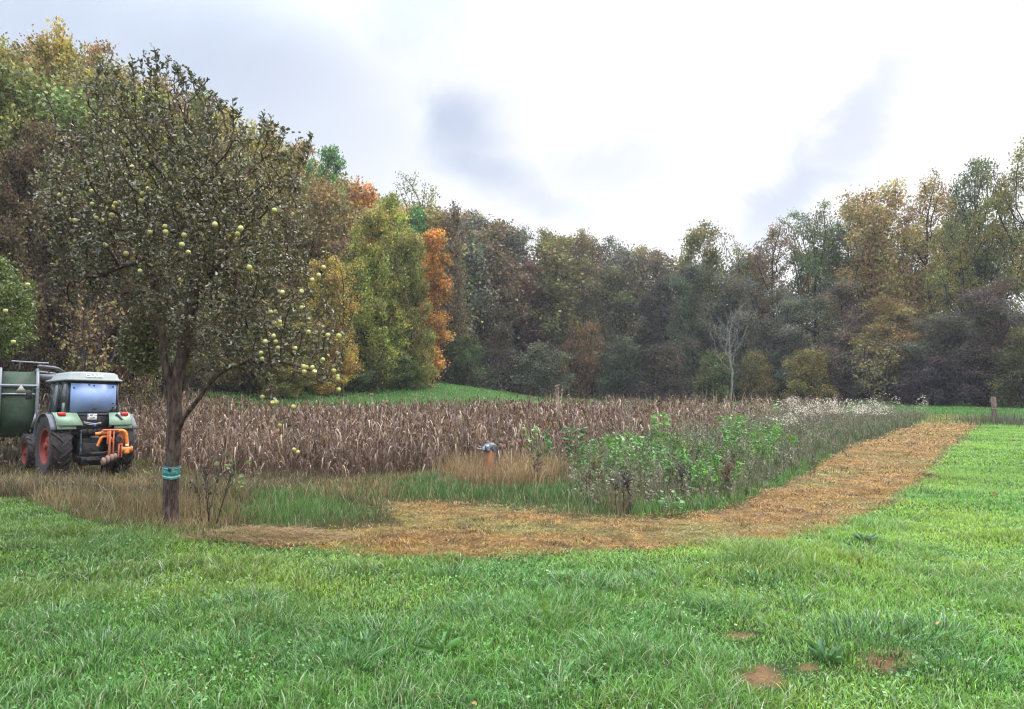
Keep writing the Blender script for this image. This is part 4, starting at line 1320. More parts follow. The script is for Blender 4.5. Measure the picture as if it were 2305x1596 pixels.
# white seed fluff
for poly, dn in [(gpoly([(1790, 985), (1900, 975), (2000, 965), (2085, 940)]) + [(21, 36), (15.5, 35)], 3.2), (gpoly([(1700, 1010), (1800, 1000), (1860, 960), (1780, 950)]), 1.6)]:
    x, y = scatter(14, 40, dn, poly); n = len(x)
    h = fr.uniform(.85, 1.45, n)
    tone = np.array([.16, .13, .11]) * fr.uniform(.6, 1.3, (n, 1))
    herbs(acc, x, y, h, tone, nb=6, leaf=.06, nleaf=16, spread=.2, sw=.014, leafc=tone, seed=6)
    m_ = 34
    t_ = fr.uniform(.78, 1.05, (n, m_))
    sp = .24 * fr.random((n, m_)) ** .5; ang = fr.uniform(0, 2 * PI, (n, m_))
    P_ = np.stack([x[:, None] + sp * np.cos(ang), y[:, None] + sp * np.sin(ang), H(x, y)[:, None] + h[:, None] * t_ - sp * .4], 2).reshape(-1, 3)
    keep = np.repeat(fnoise(x * .7, y * .7, 121) > .40, m_)
    P_ = P_[keep]
    V, F, q = cards(P_, fr.uniform(.035, .085, len(P_)), .8, 7, up=.4)
    acc.add((V, F, rep(np.array([.56, .53, .48]) * fr.uniform(.6, 1.15, (len(P_), 1)), q)))
acc.build('weeds', M_dry, kind='stuff', label='tangle of dead grey herbs, fresh green leaves and white seed fluff beside the track')

# dark bramble growth behind and beside the tractor
acc = Acc()
BR = [(-40, 12), (-13.2, 16.5), (-13.0, 20), (-10, 26), (-12, 34), (-20, 36), (-40, 34)]
x, y = scatter(16, 36, 45, BR, x0=-34, x1=-9, margin=8); n = len(x)
hh = fnoise(x * .5, y * .5, 131)
P_ = np.stack([x, y, H(x, y) + fr.random(n) * (.3 + 1.3 * hh)], 1)
V, F, q = cards(P_, fr.uniform(.06, .16, n), .6, 8)
c = np.array([.065, .042, .034]) * fr.uniform(.5, 1.6, (n, 1)); k = fr.random(n) < .25
c[k] = np.array([.055, .065, .030]) * fr.uniform(.5, 1.5, (k.sum(), 1))
acc.add((V, F, rep(c, q)))
hh2 = fr.uniform(.4, 1.3, n // 3)
acc.add(blades(P_[:n // 3] * np.array([1, 1, 0]) + np.array([0, 0, 1]) * H(x[:n // 3], y[:n // 3])[:, None], hh2, np.full(n // 3, .016), fr.normal(0, .2, (n // 3, 2)), fr.uniform(0, PI, n // 3), c[:n // 3], c[:n // 3] * 1.4, 3))
acc.build('brambles', M_dry, kind='stuff', label='dark brown brambles and dead stalks behind the tractor')

# ------------------------------------------------------------------ single plants one can point at


def leafy(px, py, h, n, size, label, col=(.11, .29, .07), spread=.18, cat='plant'):
    g = ground(px, py)
    x = np.array([0.0]); o = obj('leafy_plant', None, label=label, category=cat, group='fresh green plants among the dead herbs', loc=tuple(g))
    st = MB()
    for i in range(2):
        st.tube([(0.03 * i, 0, 0), (.02 + .05 * i, .01, h * .5), (.06 * (i - .5), 0, h * .93)], [.007, .006, .004], 5)
    mt = surf_mat('green_stem', (.12, .2, .06), .6)
    st.build('stem', mt, o)
    r_ = np.random.default_rng(int(px + py))
    t_ = r_.uniform(.08, 1.0, n) ** .7; ang = r_.uniform(0, 2 * PI, n)
    sp = spread * r_.random(n) ** .5 * (.5 + .8 * t_)
    P_ = np.stack([sp * np.cos(ang), sp * np.sin(ang), h * t_], 1)
    D = np.stack([np.cos(ang), np.sin(ang), r_.uniform(-.4, .5, n)], 1)
    V, F, q = cards(P_, r_.uniform(.7, 1.3, n) * size, .75, 4, D=D, fold=True)
    obj('leaves', make_mesh('leaves', V, F, M_grass, col=rep(np.array(col) * .8 * r_.uniform(.6, 1.3, (n, 1)), q)), o)


leafy(1193, 1062, 1.02, 14, .13, 'small light green leafy shoot standing alone right of the covered stump', (.20, .40, .10), .1)
leafy(1222, 1064, 1.0, 24, .13, 'round dark green leafy plant next to the light green shoot', (.06, .20, .06), .13)
leafy(1296, 1062, 1.12, 90, .11, 'tall bushy green plant rising above the left end of the leafy weeds', (.075, .20, .065), .20)
leafy(1488, 1045, 1.35, 60, .12, 'bright green leafy top standing highest above the middle of the weeds', (.17, .38, .10), .16)
leafy(1404, 1075, .95, 150, .10, 'broad bright green plant in the middle of the leafy weeds', (.14, .34, .08), .28)
leafy(1650, 1020, 1.15, 110, .12, 'bright green clump near the right end of the leafy weeds', (.13, .31, .08), .3)
leafy(1512, 1165, .36, 30, .08, 'low pale green plant at the front edge of the weeds by the track', (.11, .24, .08), .16)
leafy(520, 1130, .85, 26, .09, 'pale green leafy shoot right of the banded apple trunk', (.22, .30, .12), .2)


def dock(px, py, h, label, col=(.095, .062, .048), n=200, lean=.0, name='dead_dock'):
    g = ground(px, py)
    o = obj(name, None, label=label, category='dead plant', group='dark dead stalks', loc=tuple(g))
    r_ = np.random.default_rng(int(px * 3 + py))
    st = MB(); tips = []
    for i in range(4):
        a_ = r_.uniform(0, 6.28); l_ = r_.uniform(.02, .14)
        hh_ = h * r_.uniform(.75, 1.0)
        p_ = [(l_ * .8 * math.cos(a_), l_ * .8 * math.sin(a_), 0), (l_ * .9 * math.cos(a_) + lean * .4, l_ * .5 * math.sin(a_), hh_ * .5), (l_ * math.cos(a_) + lean, l_ * math.sin(a_), hh_)]
        st.tube(p_, [.006, .004, .003], 5); tips.append(np.array(p_))
        for q_ in range(5):
            t_ = r_.uniform(.4, .9); b0 = np.array(p_[1]) * (1 - t_) * 2 * .5 + np.array(p_[2]) * t_
            b0 = np.array([np.interp(t_, [0, .5, 1], [c_[k_] for c_ in p_]) for k_ in range(3)])
            a2 = r_.uniform(0, 6.28)
            b1 = b0 + np.array([.10 * math.cos(a2), .10 * math.sin(a2), .14]) * r_.uniform(.5, 1.3)
            st.tube([b0, (b0 + b1) / 2 + (0, 0, .01), b1], [.005, .004, .002], 4); tips.append(np.array([b0, (b0 + b1) / 2, b1]))
    mt = surf_mat('dead_stalk', (col[0] * 1.3, col[1] * 1.3, col[2] * 1.3), .8)
    st.build('stalks', mt, o)
    k_ = r_.integers(0, len(tips), n); t_ = r_.uniform(.08, 1, n)
    P_ = np.array([[np.interp(t_[i], [0, .5, 1], tips[k_[i]][:, c_]) for c_ in range(3)] for i in range(n)]) + r_.normal(0, .022, (n, 3))
    V, F, q = cards(P_, r_.uniform(.02, .05, n), .7, 2)
    obj('foliage', make_mesh('foliage', V, F, M_dry, col=rep(np.array(col) * r_.uniform(.5, 1.8, (n, 1)), q)), o)


dock(1332, 1128, .85, 'tall dark brown dock stalk standing in front of the leafy weeds', n=200)
dock(1405, 1158, .60, 'black withered stalk at the very front of the weeds', (.035, .026, .026), 160)
dock(1540, 1120, .8, 'dark withered stalk below the bright green leaves', (.06, .045, .042), 200)
dock(1640, 1118, .75, 'dense dark brown dock stalk near the track bend', (.11, .072, .055), 340)
dock(1832, 1078, .55, 'small dark twiggy stalk beside the track bend', (.08, .06, .05), 60)
dock(1212, 1100, .9, 'thin dark stalk in the tan grass behind the straw', (.07, .05, .045), 90)
dock(456, 1184, .95, 'slim black stalk right behind the banded apple trunk', (.03, .024, .022), 50, -.12)
dock(474, 1180, 1.15, 'bent black stalk leaning right of the banded apple trunk', (.04, .03, .026), 60, .30)


def teasel(px, py, h, nh, label):
    g = ground(px, py)
    o = obj('teasel', None, label=label, category='teasel', group='teasels above the crop', loc=tuple(g))
    r_ = np.random.default_rng(int(px)); st = MB()
    hds = []
    for i in range(nh):
        a_ = r_.uniform(0, 6.28); l_ = .08 + .2 * r_.random(); hh_ = h * r_.uniform(.82, 1)
        tip = np.array([l_ * math.cos(a_), l_ * math.sin(a_), hh_])
        st.tube([(0, 0, 0), tip * np.array([.3, .3, .6]), tip], [.012, .009, .006], 5)
        prof = [(.006, 0), (.026, .015), (.032, .04), (.026, .075), (.008, .095)]
        hds.append(tip)
        for s_ in range(5):
            b_ = s_ * 1.26; st.tube([tip, tip + (.035 * math.cos(b_), .035 * math.sin(b_), .03), tip + (.03 * math.cos(b_), .03 * math.sin(b_), .1)], .003, 3)
    st.build('stalk', surf_mat('teasel_stalk', (.30, .21, .15), .8), o)
    mh = surf_mat('teasel_head', (.17, .10, .075), .9)
    for tip in hds: MB().lathe(prof, 8, 'Z').build('seed_head', mh, o, loc=tuple(tip))


teasel(1258, 985, 1.95, 7, 'tall brown teasel group rising above the crop against the dark wood')
teasel(852, 1035, 1.72, 4, 'dark teasel heads above the left part of the crop')
teasel(1150, 1085, .8, 4, 'short teasel in the tan grass')
# ------------------------------------------------------------------ apple trees
ar = np.random.default_rng(12)
base = ground(383, 1188)
AY = float(base[1])
K = 1600 / AY                     # photo pixels per metre at the tree's depth


def ap(px, py, dy=0.0):
    return at(px, py, AY + dy) - base


def apple_tree():
    o = obj('apple_tree', None, label='old apple tree with pale green apples and a turquoise band on its trunk', category='apple tree', loc=tuple(base))
    LOB = [(430, 560, 0, 240, 200, 1.8), (300, 450, .1, 180, 190, 1.5), (560, 470, 0, 150, 170, 1.5), (400, 340, 0, 190, 140, 1.3), (560, 690, -.3, 175, 145, 1.3),
           (670, 745, -.5, 100, 105, .9), (600, 800, -.5, 110, 60, .6), (720, 820, -.6, 50, 50, .4), (200, 490, .2, 105, 150, 1.0), (330, 780, .35, 66, 84, .5), (230, 630, .2, 110, 100, .9), (410, 230, .1, 100, 55, .5),
           (300, 270, .1, 120, 70, .7), (210, 360, .1, 110, 90, .8), (600, 330, 0, 60, 60, .5), (460, 750, .3, 70, 90, .5), (520, 780, -.2, 110, 70, .6), (600, 620, 0, 120, 90, .9), (170, 330, .1, 50, 70, .4)]
    lob = []
    for px, py, dy, rx, ry, rz in LOB:
        c = ap(px, py, dy)
        lob.append((c[0], c[1], c[2], rx / K, rz, ry / K))
    r_ = np.random.default_rng(3)
    Lb = np.array(lob); vol = (Lb[:, 3] * Lb[:, 4] * Lb[:, 5]) ** .95
    n = 4600
    kk = r_.choice(len(lob), n, p=vol / vol.sum())
    d = r_.normal(0, 1, (n, 3)); d /= np.linalg.norm(d, axis=1, keepdims=True)
    attr = Lb[kk, :3] + d * (r_.random(n) ** (1 / 2.4))[:, None] * Lb[kk, 3:6]
    chains = {
        'trunk': ([(383, 1188, 0), (384, 1120, 0), (385, 1065, 0), (390, 1000, 0), (394, 940, 0), (392, 885, 0)], None),
        'A': ([(402, 830, .02), (414, 775, .05), (424, 725, .05), (434, 680, .05), (452, 640, 0), (474, 612, 0), (500, 598, -.1), (515, 603, -.2), (528, 628, -.3), (545, 668, -.35), (556, 706, -.4)], ('trunk', -1)),
        'A2': ([(508, 548, -.1), (512, 500, -.1), (508, 450, -.1)], ('A', 6)),
        'B': ([(378, 848, -.05), (367, 795, -.1), (360, 735, -.1), (356, 680, -.1), (345, 625, -.15), (330, 580, -.2), (322, 540, -.2)], ('trunk', -1)),
        'C': ([(436, 660, .25), (436, 600, .4), (432, 540, .5), (428, 480, .5)], ('A', 3)),
        'D': ([(414, 940, -.15), (436, 912, -.25), (462, 875, -.3), (488, 845, -.35), (520, 825, -.4), (570, 812, -.5), (630, 812, -.6), (690, 830, -.6), (735, 850, -.6), (762, 868, -.6)], ('trunk', 3)),
        'F': ([(592, 845, -.7), (612, 880, -.8), (636, 925, -.85), (652, 968, -.85), (666, 1010, -.85)], ('D', 6)),
        'F2': ([(600, 905, -.9), (628, 945, -.9), (655, 938, -.95)], ('F', 1)),
        'E': ([(305, 592, -.3), (268, 600, -.4), (232, 618, -.45), (195, 622, -.45)], ('B', 5)),
    }
    nodes, par, idx = [], [], {}
    for key, (pts, fr_) in chains.items():
        pts3 = [ap(*p_) for p_ in pts]
        prev = -1 if fr_ is None else idx[fr_[0]][fr_[1]]
        full = []
        last = None if prev < 0 else nodes[prev]
        ids = []
        for p_ in pts3:
            if last is not None:
                m_ = max(1, int(np.linalg.norm(p_ - last) / .13))
                for j in range(1, m_ + 1):
                    q = last + (p_ - last) * j / m_ + ar.normal(0, .008, 3) * (j < m_)
                    nodes.append(q); par.append(prev); prev = len(nodes) - 1
            else:
                nodes.append(p_); par.append(-1); prev = 0
            last = p_; ids.append(prev)
        idx[key] = ids
    n_seed = len(nodes)
    P_, par = grow(attr, nodes, par, .12, 1.6, .15, maxit=170, tropism=(0, 0, .05), seed=4)
    # water shoots
    rad0, cnt = pipe_radii(par, .0035, 2.35)
    sh_nodes = np.where((rad0 < .012) & (P_[:, 2] > 2.6))[0]
    Pl = [p_ for p_ in P_]; pl = list(par)
    shoots = []
    silh = [(330, 118), (352, 105), (372, 125), (395, 140), (415, 150), (440, 165), (462, 182), (480, 208), (490, 235), (300, 150), (265, 130), (585, 255), (610, 262), (596, 290), (640, 290), (700, 300), (650, 350), (545, 258), (505, 230), (230, 130)]
    for i in range(230):
        if i < len(silh) * 2:
            tip = ap(silh[i % len(silh)][0] + ar.normal(0, 6), silh[i % len(silh)][1] + (0 if i < len(silh) else 16), ar.normal(0, .25))
            j = sh_nodes[np.argmin(np.abs(P_[sh_nodes, 0] - tip[0]) * 3 + np.abs(P_[sh_nodes, 2] - tip[2]) + np.abs(P_[sh_nodes, 1] - tip[1]))]
            ln_ = tip - P_[j]
            L_ = np.linalg.norm(ln_)
            if L_ > 2.2: continue
        else:
            j = sh_nodes[ar.integers(0, len(sh_nodes))]
            pxj = 383 + P_[j, 0] * K
            roomz = (1188 - np.interp(pxj, [60, 130, 230, 330, 480, 560, 640, 700, 760], [420, 240, 165, 120, 215, 275, 300, 370, 480])) / K - P_[j, 2]
            if P_[j, 2] < 3.0 or roomz < .15: continue
            L_ = min(ar.uniform(.35, .95), roomz)
            ln_ = np.array([ar.normal(0, .13), ar.normal(0, .13), 1.0]); ln_ = ln_ / np.linalg.norm(ln_) * L_
        m_ = max(3, int(L_ / .12)); prev = j; ids = []
        bend = np.array([ar.normal(0, .06), ar.normal(0, .06), 0]) * L_
        for q in range(1, m_ + 1):
            t_ = q / m_
            Pl.append(P_[j] + ln_ * t_ + bend * math.sin(PI * t_)); pl.append(prev); prev = len(Pl) - 1; ids.append(prev)
        shoots.append(ids)
    P_ = np.array(Pl); par = np.array(pl)
    rad, cnt = pipe_radii(par, .0050, 2.35)
    # trunk girth from the photo
    s_ = .098 / rad[0]
    big = rad > .02
    rad = np.where(big, rad * (1 + (s_ - 1) * np.clip((rad - .02) / (rad[0] - .02), 0, 1)), rad)
    for i_ in range(idx['A'][0], n_seed):
        if i_ >= idx['D'][0] - 12 and i_ <= idx['D'][-1]: rad[i_] = min(rad[i_], .030)
    zz = P_[:, 2]
    flare = 1 + .22 * np.exp(-np.maximum(zz, 0) / .10)
    rad = np.where(np.arange(len(rad)) < n_seed, rad * flare, rad)
    V, F = skin(P_, par, rad, 8)
    Vn = V + (fnoise(V[:, 0] * 14 + V[:, 1] * 9, V[:, 2] * 6, 7)[:, None] - .5) * .012 * np.clip(V[:, 2:3] * 0 + 1, 0, 1)
    obj('trunk', make_mesh('trunk', Vn, F, M_bark_apple, smooth=True), o)
    # leaves: alternate on the twigs
    tw = np.where((rad < .011) & (np.arange(len(par)) >= 0))[0]
    tw = tw[P_[tw, 2] > 1.0]
    n = 44000
    pick = tw[ar.integers(0, len(tw), n)]
    t_ = ar.random(n)[:, None]
    LP = P_[pick] * (1 - t_) + P_[np.maximum(par[pick], 0)] * t_ + ar.normal(0, .045, (n, 3))
    # the fringe is thin: fewer leaves high up
    pyy = 1188 - (LP[:, 2]) * K
    cl_ = fnoise(LP[:, 0] * 1.6 + 3, LP[:, 2] * 1.6, 150) * .6 + .4 * fnoise(LP[:, 1] * 2 + 9, LP[:, 2] * 2, 151)
    keep = ar.random(n) < np.clip((cl_ - .34) * 5.5, .10, 1) * np.interp(LP[:, 2], [1.2, 2.4, 4.6, 5.6], [.75, 1, .85, .40])
    LP = LP[keep]; n = len(LP)
    dl = ar.normal(0, 1, (3600, 3)); dl /= np.linalg.norm(dl, axis=1, keepdims=True)
    c1 = ap(328, 770, .30)
    LP = np.vstack([LP, c1 + dl * (ar.random(3600) ** .45)[:, None] * np.array([58 / K, .42, 82 / K])]); n = len(LP)
    D = ar.normal(0, 1, (n, 3)); D[:, 2] -= .35
    V1, F1, q = cards(LP, ar.uniform(.032, .066, n), .55, 9, D=D, fold=True)
    tone = fnoise(LP[:, 0] * 1.1 + 5, LP[:, 2] * 1.1, 140)[:, None]
    c = np.array([.078, .080, .046]) * (1 - tone) + np.array([.145, .138, .068]) * tone
    low = np.clip((2.9 - LP[:, 2]) / .8, 0, 1)[:, None] * np.clip(-(LP[:, 0] - .1) / .3, 0, 1)[:, None]
    c = c * (1 - .5 * low) + np.array([.14, .17, .06]) * .5 * low
    c = c * ar.uniform(.55, 1.45, (n, 1))
    z_ = ar.random(n); c[z_ < .03] = np.array([.42, .30, .07]); c[(z_ > .03) & (z_ < .10)] = np.array([.40, .40, .31])
    c[(z_ > .13) & (z_ < .18)] = np.array([.13, .075, .05])
    C1 = rep(c, q)
    # leaves on the shoots, alternate and pointing up
    SP, SD = [], []
    for ids in shoots:
        for a_, b_ in zip(ids[:-1], ids[1:]):
            for j in range(5):
                t2 = ar.random(); p_ = P_[a_] * (1 - t2) + P_[b_] * t2
                an = ar.uniform(0, 6.28)
                SP.append(p_); SD.append((math.cos(an), math.sin(an), ar.uniform(.3, 1.2)))
    SP = np.array(SP); SD = np.array(SD)
    V2, F2, q = cards(SP, ar.uniform(.05, .085, len(SP)), .45, 10, D=SD, fold=True)
    C2 = rep(np.array([.085, .092, .050]) * ar.uniform(.5, 1.4, (len(SP), 1)), q)
    me = make_mesh('crown', np.vstack([V1, V2]), np.vstack([F1, F2 + len(V1)]), M_apple_leaf, col=np.vstack([C1, C2]))
    obj('crown', me, o)
    # apples
    A2 = [(328, 498), (480, 650), (778, 1022), (706, 1058), (730, 1075), (692, 1113), (644, 1097), (886, 1174), (280, 1215), (496, 1188), (850, 1208), (843, 1256), (688, 1269), (656, 1272), (500, 1277),
          (242, 1312), (328, 1350), (353, 1383), (384, 1394), (530, 1373), (568, 1392), (640, 1300), (637, 1357), (1006, 1432), (1010, 1472), (1140, 1494), (1124, 1560), (487, 1492), (594, 1562),
          (902, 1473), (1530, 1448), (1510, 1485), (1765, 1322), (1352, 1420)]
    A3 = [(740, 200), (838, 322), (442, 311), (1175, 190), (1601, 297), (1120, 387), (1830, 472), (1965, 577), (1965, 465), (2118, 298), (2085, 352), (2040, 385), (1815, 677), (1775, 684), (1750, 608), (1785, 608),
          (1815, 700), (2014, 747), (1923, 861), (1682, 893), (1690, 935), (1713, 815), (1785, 815), (1800, 858), (1770, 775), (1981, 989), (2001, 993), (2041, 995), (2055, 1028), (1985, 1025), (2114, 940),
          (2190, 1018), (2218, 1058), (2218, 1075), (2226, 1150), (1693, 1200), (1765, 1243), (1789, 1238), (1908, 1270), (655, 545), (2150, 770), (2226, 776)]
    A4 = [(1686, 330), (1780, 485), (1804, 501)]
    pp = [(a * .3243 + 45, b_ * .3243 + 45) for a, b_ in A2] + [(a * .3223 + 45, b_ * .3223 + 506.5) for a, b_ in A3] + [(a * .3467 + 45, b_ * .3467 + 844) for a, b_ in A4]
    ma = bpy.data.materials.new('apple_skin'); ma.use_nodes = True
    t = ma.node_tree; p = t.nodes['Principled BSDF']
    tcx = t.nodes.new('ShaderNodeTexCoord'); nz = noise(t, tcx.outputs['Object'], 18, 3)
    sp_ = t.nodes.new('ShaderNodeSeparateXYZ'); t.links.new(tcx.outputs['Object'], sp_.inputs[0])
    oi = t.nodes.new('ShaderNodeObjectInfo')
    c_ = mixc(t, ramp(t, nz.outputs[0], .4, .7), (.36, .41, .13), (.46, .40, .14))
    c_ = mixc(t, val(t, 'MULTIPLY', oi.outputs['Random'], .5), c_, (.46, .34, .15))
    t.links.new(c_, p.inputs['Base Color']); p.inputs['Roughness'].default_value = .35
    prof = [(.002, -.028), (.014, -.034), (.026, -.029), (.0345, -.014), (.037, .003), (.035, .018), (.027, .030), (.015, .033), (.006, .029), (.001, .024)]
    mb = MB().lathe(prof, 14, 'Z'); mb.tube([(0, 0, .022), (.003, 0, .036), (.006, .002, .052)], .0016, 4)
    me = mb.mesh('apple', ma, smooth=True)
    twp = P_[tw]
    for i, (a, b_) in enumerate(pp):
        # on the camera side of the twigs, at the depth of the branch it hangs from
        best = None
        q0 = ap(a, b_, 0)
        d_ = np.abs((twp[:, 0]) - q0[0]) + np.abs(twp[:, 2] - q0[2])
        nr = np.where(d_ < .25)[0]
        dy = (np.quantile(twp[nr, 1], .04) - .03) if len(nr) else (-.85 if a > 560 else -.3)
        dy = max(-1.9, dy)
        pos = ap(a, b_, dy)
        oo = obj('apple', me, o, loc=tuple(pos))
        oo.rotation_euler = (ar.normal(0, .35), ar.normal(0, .35), ar.uniform(0, 6.28))
        s_ = ar.uniform(.66, .92) * (.8 if b_ < 300 else 1); oo.scale = (s_, s_, s_ * ar.uniform(.92, 1.05))
    return o, rad, P_


apple, a_rad, a_P = apple_tree()

# glue band round the trunk
bz0, bz1 = (1188 - 1080) / K, (1188 - 1053) / K
m = surf_mat('band_foil', (.020, .18, .17), .38, var=.3, scale=9, dirt=(.30, .42, .38), dirt_amt=.35, bump=.4, bscale=26)
mb = MB()
cx_ = lambda z: np.interp(z, a_P[:40, 2], a_P[:40, 0]); cy_ = lambda z: np.interp(z, a_P[:40, 2], a_P[:40, 1])
kk = 28; th = np.arange(kk) * 2 * PI / kk
rows = []
for i, z in enumerate(np.linspace(bz0, bz1, 9)):
    rb = float(np.interp(z, a_P[:40, 2], a_rad[:40])) + .011 + .003 * math.sin(i * 2.1)
    if i in (2, 6): rb -= .005
    rr = rb + .004 * fnoise(th * 3, np.full(kk, z * 20), 9)
    rows.append(np.stack([cx_(z) + rr * np.cos(th), cy_(z) + rr * np.sin(th), z + .010 * np.sin(th * 2 + .6) * (1 if i in (0, 8) else .5)], 1))
F = [(i * kk + j, i * kk + (j + 1) % kk, (i + 1) * kk + (j + 1) % kk, (i + 1) * kk + j) for i in range(8) for j in range(kk)]
mb.add(np.vstack(rows), F)
band = obj('trunk_band', None, label='turquoise foil band wrapped round the apple trunk', category='band', loc=tuple(base))
mb.build('foil', m, band, smooth=True)
hb = MB()
for z in (bz0 + .028, bz1 - .028):
    rb = float(np.interp(z, a_P[:40, 2], a_rad[:40])) + .013
    hb.tube([(cx_(z) + rb * math.cos(a), cy_(z) + rb * math.sin(a), z + .01 * math.sin(a * 2 + .6)) for a in np.linspace(0, 2 * PI, 30)], .003, 5, cap=False)
hb.build('wire', surf_mat('band_wire', (.5, .6, .56), .4), band)
# torn dark hole with a light fold
zc = (bz0 + bz1) / 2 + .02
rb = float(np.interp(zc, a_P[:40, 2], a_rad[:40])) + .019
tear = MB()
outl = [(-.020, .034), (.004, .040), (.030, .028), (.012, .006), (.008, -.022), (-.004, -.006), (-.024, .008)]
pts = [(cx_(zc) + rb * math.cos(-PI / 2 + .25 + a / rb), cy_(zc) + rb * math.sin(-PI / 2 + .25 + a / rb), zc + b_) for a, b_ in outl]
V = np.array(pts); V2 = V + np.array([0, -.002, 0]); nn = len(V)
tear.add(np.vstack([V, V2]), [tuple(range(nn, 2 * nn)), tuple(range(nn - 1, -1, -1))] + [(i, (i + 1) % nn, nn + (i + 1) % nn, nn + i) for i in range(nn)])
tear.build('tear', surf_mat('band_tear', (.012, .014, .02), .6), band)

# second apple tree at the left border
b2 = spot(-15, 13.5)
o2 = obj('apple_tree', None, label='small bright green apple tree cut off by the left border', category='apple tree', loc=tuple(b2))
K2 = 1600 / 13.5
lob = []
for px, py, rx, ry, rz in [(-10, 700, 95, 90, .8), (20, 760, 60, 50, .5), (-40, 620, 70, 60, .6), (45, 660, 32, 40, .3), (-60, 780, 60, 50, .5)]:
    c = at(px, py, 13.5) - b2
    lob.append((c[0], c[1], c[2], rx / K2, rz, ry / K2))
attr = lobes_attr(lob, 420, 8)
nodes = [np.array([0, 0, z]) for z in np.linspace(0, 1.2, 8)]
P2, par2 = grow(attr, nodes, [-1] + list(range(7)), .14, 2.5, .19, seed=9)
r2, _ = pipe_radii(par2, .005, 2.3)
r2 = r2 * min(1, .08 / r2[0])
V, F = skin(P2, par2, r2, 6)
obj('trunk', make_mesh('trunk', V, F, M_bark_apple, smooth=True), o2)
tw = np.where(r2 < .012)[0]
n = 7500
pick = tw[ar.integers(0, len(tw), n)]
LP = P2[pick] + ar.normal(0, .07, (n, 3))
V, F, q = cards(LP, ar.uniform(.05, .09, n), .5, 3, fold=True)
obj('crown', make_mesh('crown', V, F, M_apple_leaf, col=rep(np.array([.135, .18, .055]) * ar.uniform(.5, 1.4, (n, 1)), q)), o2)
a0 = [c for c in apple.children if c.name.startswith('apple')][0]
for px, py in [(62, 641), (12, 700), (-25, 655), (30, 770)]:
    oo = obj('apple', a0.data, o2, loc=tuple(at(px, py, 13.0) - b2)); oo.scale = (1.15,) * 3
# ------------------------------------------------------------------ tractor (local: x right, y forward, z up)
P_green = surf_mat('light_green_paint', (.23, .355, .25), .42, var=.10, scale=4, dirt=(.16, .15, .11), dirt_amt=.35, coat=.2)
P_roof = surf_mat('pale_grey_roof_paint', (.19, .215, .215), .55, var=.07, scale=3, dirt=(.30, .30, .26), dirt_amt=.25)
P_dark = surf_mat('dark_cab_metal', (.035, .042, .060), .5, var=.2)
P_black = surf_mat('oily_black_iron', (.012, .012, .016), .6, var=.5, scale=9, dirt=(.07, .05, .04), dirt_amt=.5)
P_rubber = surf_mat('tyre_rubber', (.022, .020, .024), .75, var=.35, scale=10, dirt=(.10, .075, .065), dirt_amt=.55, bump=.3)
P_grubber = surf_mat('grey_mudguard_rubber', (.12, .125, .15), .7, var=.2)
P_red = surf_mat('dusty_red_rim', (.24, .028, .024), .7, var=.25, scale=5, dirt=(.13, .07, .055), dirt_amt=.6)
P_glass = surf_mat('dusty_painted_sky_glass', (.24, .36, .66), .34, var=.10, scale=3, dirt=(.36, .46, .66), dirt_amt=.35, spec=.5)  # blue sky reflection of the rear pane painted into its base colour
P_glassd = surf_mat('dark_side_glass', (.05, .052, .055), .12, var=.35, scale=5, spec=.7)
P_lens = surf_mat('red_lens', (.60, .035, .025), .25, var=.1)
P_plate = surf_mat('white_plate', (.78, .79, .82), .4, var=.04)
P_ink = surf_mat('black_ink', (.01, .01, .012), .5)
P_blue = surf_mat('blue_plastic', (.03, .10, .5), .4)
P_white = surf_mat('off_white_lettering', (.86, .88, .88), .5, var=.02)
P_orange = surf_mat('orange_paint', (.72, .21, .03), .45, var=.15, scale=8, dirt=(.30, .10, .04), dirt_amt=.45)
P_orange2 = surf_mat('faded_orange_red_paint', (.58, .15, .07), .55, var=.2, scale=8, dirt=(.25, .14, .10), dirt_amt=.5)
P_rust = surf_mat('rusty_brown_casting', (.25, .155, .12), .75, var=.3, scale=10, dirt=(.12, .07, .05), dirt_amt=.5)
P_steel = surf_mat('worn_grey_steel', (.32, .33, .35), .45, .5, var=.2)

PSI = R(47)
tg = spot(202, 18.8)
tractor = obj('tractor', None, label='old light green tractor seen from behind with pale grey cab roof and red wheels', category='tractor', loc=(tg[0], tg[1], tg[2] - .04), rotz=PSI)


def text(s, size, loc, rot, mat, parent, name, sx_=1.0, ext=.003, align='CENTER'):
    c = bpy.data.curves.new(name, 'FONT'); c.body = s; c.size = size; c.align_x = align; c.align_y = 'CENTER'; c.extrude = ext; c.offset = size * .018
    o = bpy.data.objects.new(name, c); C.objects.link(o); o.parent = parent; o.location = loc; o.rotation_euler = rot; o.scale = (sx_, 1, 1)
    c.materials.append(mat)
    bpy.context.view_layer.update()
    me = bpy.data.meshes.new_from_object(o.evaluated_get(bpy.context.evaluated_depsgraph_get()))
    o2 = obj(name, me, parent, loc=loc); o2.rotation_euler = rot; o2.scale = (sx_, 1, 1)
    bpy.data.objects.remove(o)
    return o2


